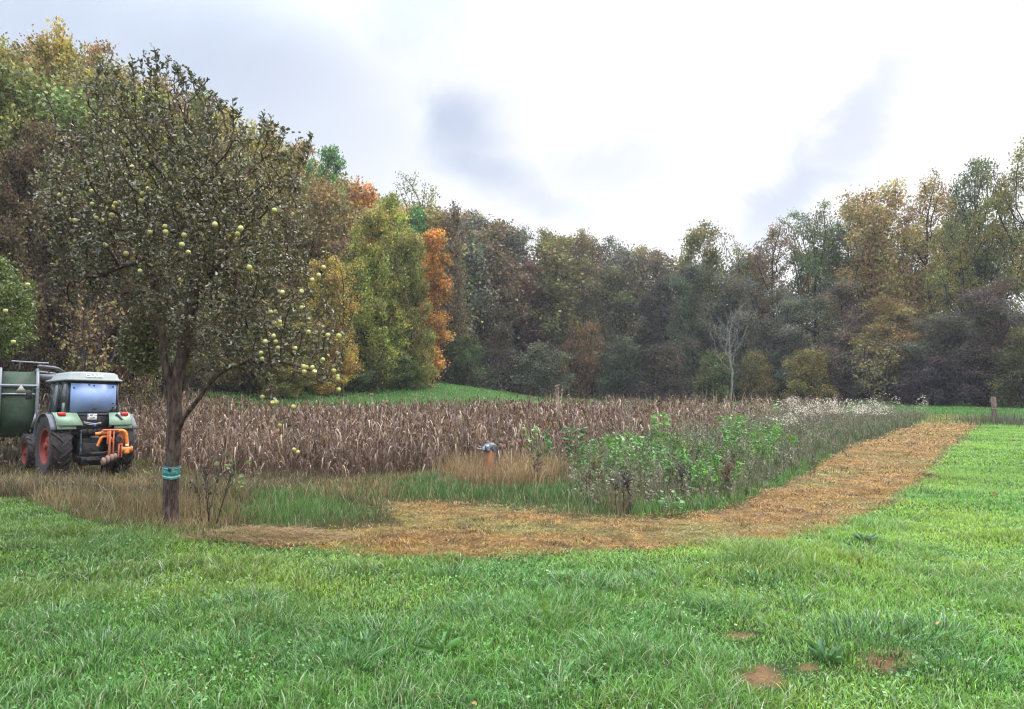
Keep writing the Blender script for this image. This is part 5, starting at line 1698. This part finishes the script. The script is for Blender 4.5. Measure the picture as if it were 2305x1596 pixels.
def wheel(cx, cy, r, w_, side, nlug, rim_r):
    e = obj('wheel', None, tractor, loc=(cx, cy, r)); ty = MB(); h = w_ / 2
    prof = [(rim_r, -h * .8), (rim_r + (r - rim_r) * .35, -h), (r * .90, -h * .98), (r * .955, -h * .80), (r * .965, 0), (r * .955, h * .80), (r * .90, h * .98), (rim_r + (r - rim_r) * .35, h), (rim_r, h * .8)]
    ty.lathe(prof, 48, 'X', closed=True)
    for i in range(nlug):
        for s_ in (-1, 1):
            a0 = (i + (.5 if s_ > 0 else 0)) * 2 * PI / nlug
            V = []
            for t_, wd, hh in [(0.0, .024, 1.015), (.5, .030, 1.015), (1.0, .038, 1.0)]:
                xx_ = s_ * (-.02 + (h * .98 + .02) * t_)
                aa = a0 - t_ * .34
                ro = r * hh; ri = r * (.955 if t_ < 1 else .90)
                da = wd / r
                for rr_, d_ in ((ri, -da * 1.3), (ro, -da), (ro, da), (ri, da * 1.3)):
                    V.append((xx_, rr_ * math.cos(aa + d_), rr_ * math.sin(aa + d_)))
            F = [(k * 4 + j, k * 4 + j + 1, (k + 1) * 4 + j + 1, (k + 1) * 4 + j) for k in range(2) for j in range(3)] + [(0, 1, 2, 3), (11, 10, 9, 8)]
            ty.add(V, F)
    ty.build('tyre', P_rubber, e, smooth=True)
    rm = MB()
    o_ = side * h
    rm.lathe([(rim_r + .01, -o_ * .8), (rim_r - .02, -o_ * .8), (rim_r - .03, o_ * .2), (rim_r * .55, o_ * .45), (rim_r * .50, o_ * .75), (rim_r * .22, o_ * .78), (rim_r * .2, o_ * 1.0), (.01, o_ * 1.02)] if False else
             [(.02, -o_ * .3), (rim_r - .02, -o_ * .5), (rim_r + .012, -o_ * .8), (rim_r + .02, o_ * .82), (rim_r - .03, o_ * .80), (rim_r - .05, o_ * .35), (rim_r * .55, o_ * .30), (rim_r * .48, o_ * .62), (rim_r * .20, o_ * .64), (rim_r * .18, o_ * .86), (.02, o_ * .88)], 36, 'X')
    for i in range(8):
        a = i * PI / 4
        rm.lathe([(.016, o_ * .60), (.016, o_ * .70), (.004, o_ * .71)], 6, 'X', c=(0, rim_r * .34 * math.cos(a), rim_r * .34 * math.sin(a)))
    rm.build('rim', P_red, e, smooth=True)
    return e


wheel(-.74, 0, .79, .46, -1, 17, .46)
wheel(.74, 0, .79, .46, 1, 17, .46)
wheel(-.66, 2.45, .52, .34, -1, 18, .33)
wheel(.66, 2.45, .52, .34, 1, 18, .33)

# chassis, axle, rear housing
b_ = MB()
b_.box((0, 1.1, .78), (.46, 2.9, .42), bevel=.05)
b_.box((0, -.12, .84), (.62, .55, .52), bevel=.05)
b_.box((0, -.42, .66), (.46, .12, .40), bevel=.03)
b_.tube([(-.62, 0, .79), (.62, 0, .79)], .12, 12)
b_.tube([(-.70, 2.45, .56), (.70, 2.45, .56)], .07, 10)
b_.box((0, -.40, 1.42), (.80, .10, .46), bevel=.02)          # dark rear panel under the window
b_.box((0, -.38, 1.15), (.50, .20, .14), bevel=.02)
b_.tube([(-.30, -.36, 1.02), (.30, -.36, 1.02)], .055, 10)
b_.box((0, -.60, .43), (.34, .28, .06), bevel=.01)            # drawbar
b_.box((0, -.50, .40), (.52, .10, .22), bevel=.02)
for x_ in (-.12, .12, .02):
    b_.tube([(x_, -.47, 1.22), (x_ + .03, -.56, 1.14), (x_ + .02, -.52, 1.02)], .012, 6)
b_.build('chassis', P_black, tractor, smooth=False)
# hood
hd = MB()
hd.prism([(1.22, .98), (1.22, 1.62), (2.55, 1.52), (2.95, 1.36), (3.0, .95)], -.33, .33, 'X')
hd.build('hood', P_green, tractor)
ex = MB().tube([(.30, 1.5, 1.5), (.40, 1.5, 1.7), (.42, 1.5, 2.35)], .035, 10); ex.build('exhaust', P_black, tractor, smooth=True)

# cab frame
YR, YF = -.42, 1.10
zb, zt = 1.62, 2.42
cf = MB()
def pill(x0, y0, x1, y1, w_=.07, d_=.08, z0=zb, z1=zt):
    V = []
    for (cx, cy, cz) in ((x0, y0, z0), (x1, y1, z1)):
        V += [(cx - w_ / 2, cy - d_ / 2, cz), (cx + w_ / 2, cy - d_ / 2, cz), (cx + w_ / 2, cy + d_ / 2, cz), (cx - w_ / 2, cy + d_ / 2, cz)]
    cf.add(V, [(0, 3, 2, 1), (4, 5, 6, 7), (0, 1, 5, 4), (1, 2, 6, 5), (2, 3, 7, 6), (3, 0, 4, 7)])
XW = .575
for s_ in (-1, 1):
    pill(s_ * XW, YR, s_ * (XW - .01), YR + .04)
    pill(s_ * (XW + .05), .35, s_ * (XW - .01), .30, .05, .09)
    pill(s_ * (XW + .02), YF + .12, s_ * (XW - .02), YF - .15, .06, .09, z0=1.0)
    cf.box((s_ * (XW - .005), (YR + YF) / 2, zt + .035), (.07, YF - YR, .07))
    cf.box((s_ * (XW + .01), .38, 1.585), (.06, 1.5, .07))
    cf.box((s_ * (XW + .0), .80, 1.25), (.05, .75, .62))
cf.box((0, YR + .035, zt + .02), (XW * 2 - .08, .07, .12))
cf.box((0, YR, zb - .03), (XW * 2 + .04, .075, .07))
cf.box((0, .35, 1.12), (1.1, 1.5, .10))
cf.build('cab_frame', P_dark, tractor)
# inside: seat, steering wheel
st = MB(); st.box((0, .15, 1.42), (.46, .46, .14), bevel=.05); st.box((0, -.08, 1.75), (.44, .12, .58), bevel=.05)
st.build('seat', P_black, tractor)
sw_ = MB().tube([(.17 * math.cos(a), .72 + .09 * math.sin(a), 1.78 + .15 * math.sin(a)) for a in np.linspace(0, 2 * PI, 20)], .014, 6, cap=False)
sw_.tube([(0, .72, 1.78), (0, .92, 1.3)], .02, 6); sw_.build('steering_wheel', P_black, tractor, smooth=True)
# roof, with sloping top
rf = MB()
def ringr(x0, x1, y0, y1, z, c): return [(x0 + c, y0, z), (x1 - c, y0, z), (x1, y0 + c, z), (x1, y1 - c, z), (x1 - c, y1, z), (x0 + c, y1, z), (x0, y1 - c, z), (x0, y0 + c, z)]
lev = [ringr(-.66, .66, -.54, 1.30, 2.455, .04), ringr(-.67, .67, -.55, 1.31, 2.475, .04), ringr(-.66, .66, -.54, 1.28, 2.50, .05), ringr(-.60, .60, -.50, 1.12, 2.53, .08),
       ringr(-.575, .575, -.465, .95, 2.64, .09), ringr(-.52, .52, -.41, .80, 2.685, .12), ringr(-.32, .32, -.20, .55, 2.705, .15)]
V = [p_ for l_ in lev for p_ in l_]; F = [(i * 8 + j, i * 8 + (j + 1) % 8, (i + 1) * 8 + (j + 1) % 8, (i + 1) * 8 + j) for i in range(6) for j in range(8)]
F += [tuple(range(7, -1, -1)), tuple(range(48, 56))]
rf.add(V, F)
roof = rf.build('roof', P_roof, tractor)
text('CLAAS', .105, (.0, -.492, 2.588), (R(90) - R(14), 0, 0), P_white, roof, 'lettering', 1.35, .004)
# rear window with cut lower right corner
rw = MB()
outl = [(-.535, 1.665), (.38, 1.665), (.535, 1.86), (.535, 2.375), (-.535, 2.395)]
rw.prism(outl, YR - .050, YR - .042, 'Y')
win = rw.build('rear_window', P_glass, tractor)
fm = MB()
o_in = outl; o_out = [(-.555, 1.645), (.39, 1.645), (.556, 1.85), (.556, 2.395), (-.555, 2.415)]
for i in range(5):
    j = (i + 1) % 5
    a, b2_, c_, d_ = o_in[i], o_in[j], o_out[j], o_out[i]
    V = [(p_[0], YR - .054, p_[1]) for p_ in (a, b2_, c_, d_)] + [(p_[0], YR - .036, p_[1]) for p_ in (a, b2_, c_, d_)]
    fm.add(V, [(0, 1, 2, 3), (7, 6, 5, 4), (0, 4, 5, 1), (2, 6, 7, 3), (1, 5, 6, 2), (3, 7, 4, 0)])
for x_, z_ in [(-.46, 2.28), (-.12, 2.36), (.0, 2.34), (.45, 2.32), (.47, 1.88), (.46, 1.78)]:
    fm.lathe([(.018, 0), (.018, -.02), (.008, -.024)], 10, 'Y', c=(x_, YR - .05, z_))
fm.box((.02, YR - .062, 1.73), (.09, .03, .035), bevel=.008)
fm.build('window_seal', P_black, win)
cp = MB().prism([(.385, 1.648), (.553, 1.648), (.553, 1.845)], YR - .045, YR - .030, 'Y'); cp.build('corner_panel', P_dark, win)
# side panes
for s_ in (-1, 1):
    q = MB()
    x_ = s_ * (XW + .022)
    q.prism([(YR + .05, 1.63), (.30, 1.63), (.27, 2.40), (YR + .07, 2.40)], x_ - .004, x_ + .004, 'X'); q.build('side_window', P_glassd, tractor)
    q = MB(); q.prism([(.40, 1.10), (1.16, 1.10), (1.02, 2.40), (.36, 2.40)], x_ - .002, x_ + .006, 'X')
    dr = q.build('door', P_glassd, tractor)
    q = MB(); q.box((x_ + s_ * .03, .46, 1.55), (.03, .14, .03), bevel=.008); q.build('handle', P_black, dr)
q = MB().box((-(XW + .034), -.20, 1.76), (.010, .22, .26)); q.build('white_side_plate', P_roof, tractor)
q = MB(); q.prism([(-.50, 1.55), (.50, 1.55), (.46, 2.40), (-.46, 2.40)], YF - .02, YF - .012, 'Y'); q.build('windscreen', P_glassd, tractor)
# mudguards
for s_ in (-1, 1):
    e = MB(); r_ = .885; an = np.linspace(R(150), R(-2), 20)
    def arc(xa, xb, r0, th_):
        V = []
        for a in an[::-1] if False else an:
            y_, z_ = -math.cos(PI - a) * -1, 0
            cy = r0 * math.cos(a); cz = .79 + r0 * math.sin(a)
            cy2 = (r0 - th_) * math.cos(a); cz2 = .79 + (r0 - th_) * math.sin(a)
            V += [(xa, cy, cz), (xb, cy, cz), (xb, cy2, cz2), (xa, cy2, cz2)]
        F = [(i * 4 + j, i * 4 + (j + 1) % 4, (i + 1) * 4 + (j + 1) % 4, (i + 1) * 4 + j) for i in range(19) for j in range(4)] + [(3, 2, 1, 0), (76, 77, 78, 79)]
        return V, F
    V, F = arc(s_ * .44, s_ * .86, r_, .02)
    # flattened top and squared rear like the real mudguard
    V = [(x_, y_, min(z_, 1.645)) if z_ > 1.6 else (x_, y_, z_) for x_, y_, z_ in V]
    V2 = []
    for x_, y_, z_ in V:
        V2.append((x_, y_ * -1 if False else y_, z_))
    V = [(x_, -y_, z_) if False else (x_, y_, z_) for x_, y_, z_ in V2]
    keep_y = [(x_, y_, z_) for x_, y_, z_ in V]
    e.add(keep_y, F)
    # inner cheek
    pts = [(r_ * math.cos(a), min(.79 + r_ * math.sin(a), 1.64)) for a in np.linspace(R(142), R(10), 16)]
    e.prism(pts, s_ * .425, s_ * .442, 'X')
    # rear apron: trapezoid face down to the tyre top
    g = e.build('mudguard', P_green, tractor)
    lp = MB(); V, F = arc(s_ * .862, s_ * 1.0, r_ - .03, .025); V = [(x_, y_, min(z_, 1.615)) for x_, y_, z_ in V]; lp.add(V, F)
    lp.build('rubber_flap', P_grubber, g)
    ap_ = MB()
    ap_.add([(s_ * .38, -.50, 1.64), (s_ * .86, -.50, 1.64), (s_ * .86, -.80, 1.33), (s_ * .30, -.80, 1.33), (s_ * .38, -.44, 1.64), (s_ * .86, -.44, 1.64), (s_ * .86, -.76, 1.31), (s_ * .30, -.76, 1.31)],
            [(0, 1, 2, 3), (7, 6, 5, 4), (0, 4, 5, 1), (3, 2, 6, 7), (0, 3, 7, 4), (1, 5, 6, 2)])
    ap_.build('rear_panel', P_green, g)
    tl_ = MB().box((s_ * .73, -.575, 1.605), (.17, .06, .085), bevel=.012)
    tlo = tl_.build('tail_light', P_lens, tractor)
    MB().box((s_ * .73, -.545, 1.605), (.19, .035, .10), bevel=.01).build('housing', P_dark, tlo)
MB().tube([(.52, -.585, 1.60), (.58, -.62, 1.55), (.63, -.72, 1.46)], [.04, .035, .022], 10).build('work_lamp', P_dark, tractor, smooth=True)
# number plate
pl = MB().box((-.01, -.462, 1.535), (.22, .012, .15), bevel=.004).build('number_plate', P_plate, tractor)
text('MZ', .062, (-.025, -.470, 1.572), (R(90), 0, 0), P_ink, pl, 'lettering', .95, .0015)
text('LJ 37', .062, (-.01, -.470, 1.500), (R(90), 0, 0), P_ink, pl, 'lettering', .95, .0015)
for k in range(2): MB().lathe([(.013, 0), (.013, -.004), (.002, -.004)], 10, 'Y', c=(.048 + .034 * k, -.468, 1.572)).build('seal', P_steel, pl)
MB().box((-.108, -.470, 1.572), (.018, .005, .065)).build('blue_strip', P_blue, pl)
# hoses under the plate, coupling
q = MB()
q.tube([(-.20, -.47, 1.40), (-.10, -.52, 1.37), (.05, -.52, 1.35), (.20, -.48, 1.38)], .016, 7); q.tube([(-.20, -.47, 1.37), (-.08, -.54, 1.33), (.20, -.49, 1.35)], .010, 6)
q.build('hydraulic_hose', P_steel, tractor, smooth=True)
MB().lathe([(.03, 0), (.03, -.05), (.018, -.06)], 12, 'Y', c=(.04, -.50, 1.31)).build('coupling', P_blue, tractor, smooth=True)
# three point linkage
for s_ in (-1, 1):
    q = MB(); q.tube([(s_ * .28, -.36, 1.03), (s_ * .33, -.75, 1.18)], [.035, .025], 8); q.tube([(s_ * .33, -.75, 1.18), (s_ * .34, -.82, .62)], [.014, .014], 7); q.tube([(s_ * .335, -.76, 1.10), (s_ * .34, -.80, .85)], .022, 8)
    q.tube([(s_ * .24, -.20, .50), (s_ * .36, -1.05, .52)], [.028, .028], 8); q.box((s_ * .345, -.82, .66), (.05, .05, .16), bevel=.01)
    q.build('lift_arm', P_black if s_ > 0 else P_dark, tractor, smooth=True)
q = MB().tube([(.0, -.42, 1.0), (.02, -1.0, 1.02)], .025, 8); q.build('top_link', P_steel, tractor, smooth=True)
# mirror on the left
q = MB(); q.tube([(-.62, 1.0, 2.25), (-.95, 1.05, 2.27), (-1.06, 1.05, 2.20)], .012, 6); q.box((-1.08, 1.06, 2.10), (.14, .04, .24), bevel=.015); q.build('mirror', P_black, tractor)
q = MB()
for z_ in (.45, .75, 1.02): q.box((-.70, .98, z_), (.24, .22, .03), bevel=.005)
q.box((-.60, .98, .74), (.03, .2, .62)); q.build('step', P_black, tractor)

# ------------------------------------------------------------------ orange implement on the linkage
im = obj('mounted_pump', None, label='orange pump implement with bent pipes carried behind the tractor', category='implement', loc=(tg[0], tg[1], tg[2] - .04), rotz=PSI)
BY = -1.12
def bend(pts, r, n=8):
    """polyline with rounded corners"""
    P_ = [np.array(p_, float) for p_ in pts]; out_ = [P_[0]]
    for i in range(1, len(P_) - 1):
        a = P_[i] + (P_[i - 1] - P_[i]) / np.linalg.norm(P_[i - 1] - P_[i]) * r; b2_ = P_[i] + (P_[i + 1] - P_[i]) / np.linalg.norm(P_[i + 1] - P_[i]) * r
        for t_ in np.linspace(0, 1, n): out_.append((1 - t_) ** 2 * a + 2 * t_ * (1 - t_) * P_[i] + t_ * t_ * b2_)
    out_.append(P_[-1]); return out_
MB().tube(bend([(-.10, BY + .05, 1.10), (.58, BY - .02, 1.20), (.62, BY - .04, .84)], .15), .045, 12).build('pressure_pipe', P_orange, im, smooth=True)
q = MB().tube(bend([(-.06, BY, .80), (.03, BY, 1.05), (.24, BY - .02, 1.03), (.30, BY - .02, .88)], .09), .033, 12); q.build('arched_pipe', P_orange, im, smooth=True)
q = MB().tube([(.62, BY - .04, .87), (.62, BY - .04, .79)], .042, 12); q.build('collar', P_white, im, smooth=True)
q = MB(); q.lathe([(.03, -.13), (.085, -.13), (.085, -.105), (.06, -.095), (.07, 0), (.06, .095), (.085, .105), (.085, .13), (.03, .13)], 18, 'X', c=(.61, BY - .04, .70)); q.lathe([(.05, -.08), (.075, -.06), (.075, .02), (.05, .05)], 16, 'Z', c=(.61, BY - .05, .67))
q.build('pump_housing', P_orange, im, smooth=True)
q = MB().prism([(.42, 1.06), (.56, 1.20), (.66, 1.10), (.66, .86), (.44, .86)], BY + .04, BY + .07, 'Y'); q.build('guard_plate', P_orange2, im)
q = MB()
for x_, z0, z1, ww in [(.20, .54, 1.20, .05), (.29, .58, 1.18, .03), (.15, .85, 1.22, .03), (.42, .50, .82, .035), (.49, .50, .80, .03)]:
    q.box((x_, BY - .06, (z0 + z1) / 2), (ww, .04, z1 - z0), bevel=.006)
q.box((.22, BY - .03, 1.20), (.36, .10, .05), bevel=.01); q.box((.10, BY, 1.14), (.16, .12, .10), bevel=.02); q.box((.455, BY - .06, .83), (.11, .04, .04), bevel=.006)
q.build('frame', P_orange2, im)
q = MB().tube([(.40, BY - .02, .96), (.40, BY - .10, .96)], .075, 16); q.tube([(.36, BY, .62), (.52, BY - .06, .70), (.56, BY, .76)], .03, 8); q.box((.2, BY + .08, .62), (.75, .10, .07), bevel=.01)
q.box((.36, BY - .02, .48), (.34, .05, .05), rot=[[.88, 0, -.47], [0, 1, 0], [.47, 0, .88]]); q.build('gearbox', P_black, im, smooth=True)
q = MB()
for i, (x_, z_, r_) in enumerate([(.08, .42, .10), (.17, .46, .11), (.26, .50, .10), (.34, .53, .085)]):
    q.lathe([(.02, -.045), (r_ * .8, -.04), (r_, -.012), (r_, .012), (r_ * .8, .04), (.02, .045)], 18, 'X', c=(x_, BY - .05, z_))
q.build('rotor', P_rust, im, smooth=True)

# ------------------------------------------------------------------ green machine beside the tractor
mg = spot(16, 21.0)
mc = obj('farm_trailer', None, label='dark green farm machine with steel hoops standing left of the tractor', category='farm machine', loc=(mg[0], mg[1], mg[2]), rotz=R(36))
mc.scale = (1, 1, .93)
P_mg = surf_mat('weathered_dark_green_paint', (.014, .038, .016), .75, var=.3, scale=3, dirt=(.05, .06, .045), dirt_amt=.6)
q = MB()
q.prism([(-1.3, .75), (1.4, .75), (1.55, 1.5), (1.35, 2.35), (.9, 2.75), (-.9, 2.75), (-1.35, 2.2), (-1.45, 1.4)], -.12, .72, 'X'); q.build('body', P_mg, mc)
q = MB()
for s_ in (-.14, .74):
    q.tube(bend([(s_, -1.38, .7), (s_, -1.50, 1.5), (s_, -1.38, 2.3), (s_, -.95, 2.84), (s_, .9, 2.84)], .18), .045, 8)
    q.tube([(s_, 0, .7), (s_, 0, 2.8)], .04, 8); q.tube([(s_, -1.4, 1.55), (s_, 1.4, 1.55)], .035, 8)
q.tube([(-.14, -1.36, 2.3), (.74, -1.36, 2.3)], .05, 8)
q.build('hoop_frame', surf_mat('galvanised_tube', (.13, .145, .165), .4, .4, var=.2), mc, smooth=True)
q = MB()
q.box((.30, -1.40, 2.05), (.84, .04, .05)); q.box((.70, -1.50, 1.30), (.06, .04, .55), rot=[[.97, 0, .2], [0, 1, 0], [-.2, 0, .97]])
q.build('hanging_bracket', P_steel, mc)
q = MB(); q.prism([(-.14, 2.35), (.14, 2.35), (0, 2.58)], -1.42, -1.40, 'Y')
q.V = [v_ + np.array([.35, -.05, -.25]) for v_ in q.V]; q.build('warning_triangle', surf_mat('faded_triangle', (.28, .27, .22), .6), mc)
q = MB()
q.tube(bend([(.74, -1.0, 2.95), (1.25, -.6, 2.92), (1.62, .1, 2.70), (1.72, .4, 2.3)], .2), .04, 8); q.tube(bend([(.74, -.4, 2.80), (1.3, 0, 2.75), (1.66, .3, 2.45)], .2), .035, 8)
q.tube([(.1, -1.1, 3.06), (1.0, -.9, 3.04)], .025, 6); q.tube([(.3, -1.08, 3.05), (.3, -1.0, 2.82)], .02, 6); q.tube([(.85, -.92, 3.04), (.9, -.85, 2.9)], .02, 6)
q.box((1.0, -.5, 2.62), (.6, .5, .16), bevel=.03); q.tube([(1.0, -.8, 2.9), (1.05, -.6, 2.65)], .02, 6); q.tube([(1.35, -.3, 2.85), (1.3, -.1, 2.65)], .02, 6); q.box((1.35, 0, 2.45), (.5, .6, .12), bevel=.03)
q.build('top_rail', surf_mat('dull_steel', (.16, .17, .19), .4, .3, var=.3), mc, smooth=True)
e = obj('wheel', None, mc, loc=(-.2, -.55, .5))
for x_ in (-.22, .82):
    MB().lathe([(.26, -.14), (.46, -.15), (.5, -.10), (.5, .10), (.46, .15), (.26, .14)], 30, 'X', c=(x_, 0, 0), closed=True).build('tyre', P_rubber, e, smooth=True)
    MB().lathe([(.02, -.10), (.27, -.12), (.27, .12), (.02, .10)], 20, 'X', c=(x_, 0, 0)).build('rim', P_red, e, smooth=True)
# ------------------------------------------------------------------ stump with a covered thing on top, fence post
sg = ground(1100, 1070)
Y0 = float(sg[1]); ks = 1600 / Y0
zt = top_z(1014, Y0) - sg[2]
o = obj('wooden_stump', None, label='short orange brown wooden post stump at the edge of the crop', category='stump', loc=tuple(sg))
q = MB()
V = []; kk = 18
for z, r_ in [(0, .135), (.3, .125), (zt - .01, .120), (zt, .112)]:
    for j in range(kk):
        a = 2 * PI * j / kk; rr = r_ * (1 + .03 * math.sin(5 * a + z) + .02 * math.sin(11 * a))
        V.append((rr * math.cos(a), rr * math.sin(a), z))
q.add(V, [(i * kk + j, i * kk + (j + 1) % kk, (i + 1) * kk + (j + 1) % kk, (i + 1) * kk + j) for i in range(3) for j in range(kk)] + [tuple(range(3 * kk, 4 * kk))])
q.build('log', bark_mat('fresh_orange_wood', (.20, .095, .05), (.34, .175, .10), 9, .5), o, smooth=True)
o = obj('plastic_cover', None, label='crumpled dark and silvery plastic sheet lying on the orange stump', category='plastic sheet', loc=(sg[0], sg[1], sg[2] + zt))
nu, nv = 34, 12
V = []
sr = np.random.default_rng(2)
for i in range(nv + 1):
    v_ = i / nv
    for j in range(nu):
        a = 2 * PI * j / nu
        env = .82 * math.cos(v_ * PI / 2) ** .6
        rr = (.17 + .035 * math.sin(3 * a + 1) + .03 * math.sin(7 * a + 4 * v_)) * env + .001
        z = .155 * math.sin(v_ * PI / 2) * (1 + .12 * math.cos(a - .5)) + .02 * math.sin(5 * a + 9 * v_) * env
        V.append((rr * math.cos(a) * 1.15, rr * math.sin(a), max(.002, z + .002)))
F = [(i * nu + j, i * nu + (j + 1) % nu, (i + 1) * nu + (j + 1) % nu, (i + 1) * nu + j) for i in range(nv) for j in range(nu)]
q = MB(); q.add(V, F)
m = surf_mat('crumpled_plastic', (.03, .035, .05), .18, var=.3, scale=14, dirt=(.22, .25, .34), dirt_amt=.75, spec=.8, bump=.6, bscale=18)
q.build('sheet', m, o, smooth=True)
q = MB().tube([(-.16, 0, .035), (-.25, -.02, .05), (-.27, -.02, .06)], [.012, .010, .008], 6); q.tube([(-.16, 0, .07), (-.22, -.02, .10)], .008, 6)
q.build('cord', surf_mat('pale_cord', (.5, .5, .48), .7), o)

fg = ground(2239, 952)
kf = 1600 / fg[1]
hpost = top_z(893, fg[1]) - fg[2]
o = obj('fence_post', None, label='weathered wooden post at the far right end of the mown track', category='post', loc=(fg[0], fg[1], fg[2] - .1))
q = MB(); q.box((0, 0, (hpost + .1) / 2), (.20, .20, hpost + .1), bevel=.03)
q.build('timber', bark_mat('weathered_timber', (.075, .055, .045), (.22, .16, .12), 12, .6), o)
q = MB(); q.tube([(-.105, -.02, hpost * .62), (-.105, -.12, hpost * .62), (.105, -.12, hpost * .62), (.105, .02, hpost * .62)], .006, 5)
q.build('wire_loop', P_steel, o)
acc = Acc()
n = 700
x = fg[0] + fr.normal(0, 1.3, n); y = fg[1] + fr.normal(-.6, 1.0, n)
hh = fr.uniform(.25, .8, n)
c = np.array([.13, .135, .095]) * fr.uniform(.5, 1.5, (n, 1))
acc.add(blades(np.stack([x, y, H(x, y)], 1), hh, np.full(n, .03), fr.normal(0, .1, (n, 2)), fr.uniform(0, PI, n), c * .7, c * 1.1, 2))
acc.build('tall_grass', M_dry, kind='stuff', label='grey green tall grass round the wooden post')

# broad leaved rosettes in the lawn


def rosette(px, py, size, n, label, col):
    g = ground(px, py)
    r_ = np.random.default_rng(int(px * 7 + py))
    o = obj('broadleaf_weed', None, label=label, category='weed', group='broad leaved weeds in the lawn', loc=tuple(g))
    ang = np.arange(n) * 2.4 + r_.uniform(0, .5, n)
    D = np.stack([np.cos(ang), np.sin(ang), r_.uniform(.25, 1.1, n)], 1)
    P_ = np.stack([.02 * np.cos(ang), .02 * np.sin(ang), np.full(n, .01)], 1)
    V, F, q = cards(P_, r_.uniform(.7, 1.2, n) * size * .68, .30, 5, D=D, fold=True)
    obj('leaves', make_mesh('leaves', V, F, M_grass, col=rep(np.array(col) * .72 * r_.uniform(.7, 1.25, (n, 1)), q)), o)


rosette(995, 1470, .27, 8, 'large dock leaves standing up in the lawn near the bottom middle', (.16, .36, .10))
rosette(1245, 1395, .22, 9, 'yellow green broad leaved weed in the middle of the lawn', (.22, .36, .07))
rosette(815, 1455, .20, 12, 'lobed weed half sunk in the dark grass tuft', (.12, .26, .10))
rosette(1860, 1488, .20, 16, 'grey green leafy weed beside the bare soil patches', (.16, .34, .14))
rosette(1330, 1540, .15, 12, 'small flat weed at the bottom of the lawn', (.12, .22, .06))
rosette(270, 1282, .16, 10, 'pale yellow green weed leaves in the shaded left lawn', (.32, .38, .18))
rosette(310, 1276, .12, 8, 'second pale weed just right of the yellow green one', (.30, .34, .20))
rosette(1205, 1370, .16, 8, 'pale leaf rosette left of the yellow green weed', (.20, .34, .16))
rosette(1945, 1220, .22, 16, 'blue green thistle like weed at the lower edge of the track', (.22, .38, .22))

x, y, n = CLOVER
P_ = np.stack([x, y, H(x, y) + fr.uniform(.02, .07, n)], 1)
D = np.column_stack([fr.normal(0, 1, (n, 2)), fr.uniform(-.1, .5, n)])
V, F, q = cards(P_, fr.uniform(.012, .030, n), .9, 21, D=D)
a2 = Acc(); a2.add((V, F, rep(np.array([.12, .26, .085]) * fr.uniform(.5, 1.5, (n, 1)), q)))
a2.build('clover', M_grass, kind='stuff', label='clover and small round leaves between the blades of grass')
x, y = scatter(3.2, 20, .5, LAWN, inv=[PATH]); n = len(x)
P_ = np.stack([x, y, H(x, y) + .04 + .05 * fr.random(n)], 1)
D = np.column_stack([fr.normal(0, 1, (n, 2)), fr.normal(0, .25, n)])
V, F, q = cards(P_, fr.uniform(.035, .07, n), .7, 22, D=D, fold=True)
a2 = Acc(); a2.add((V, F, rep(np.array([.34, .21, .08]) * fr.uniform(.4, 1.4, (n, 1)), q)))
a2.build('fallen_leaves', M_dry, kind='stuff', label='a few brown fallen leaves caught in the lawn grass')
# ------------------------------------------------------------------ haze
hz = MB().box((0, 140, 27), (560, 480, 62)).build('haze', None, kind='stuff', label='thin blue haze in the valley air')
m = bpy.data.materials.new('haze'); m.use_nodes = True
t = m.node_tree; t.nodes.clear()
pv = t.nodes.new('ShaderNodeVolumePrincipled')
pv.inputs['Color'].default_value = (0.86, 0.90, 1.0, 1)
pv.inputs['Density'].default_value = 0.00045
o_ = t.nodes.new('ShaderNodeOutputMaterial'); t.links.new(pv.outputs[0], o_.inputs['Volume'])
hz.data.materials.clear(); hz.data.materials.append(m)
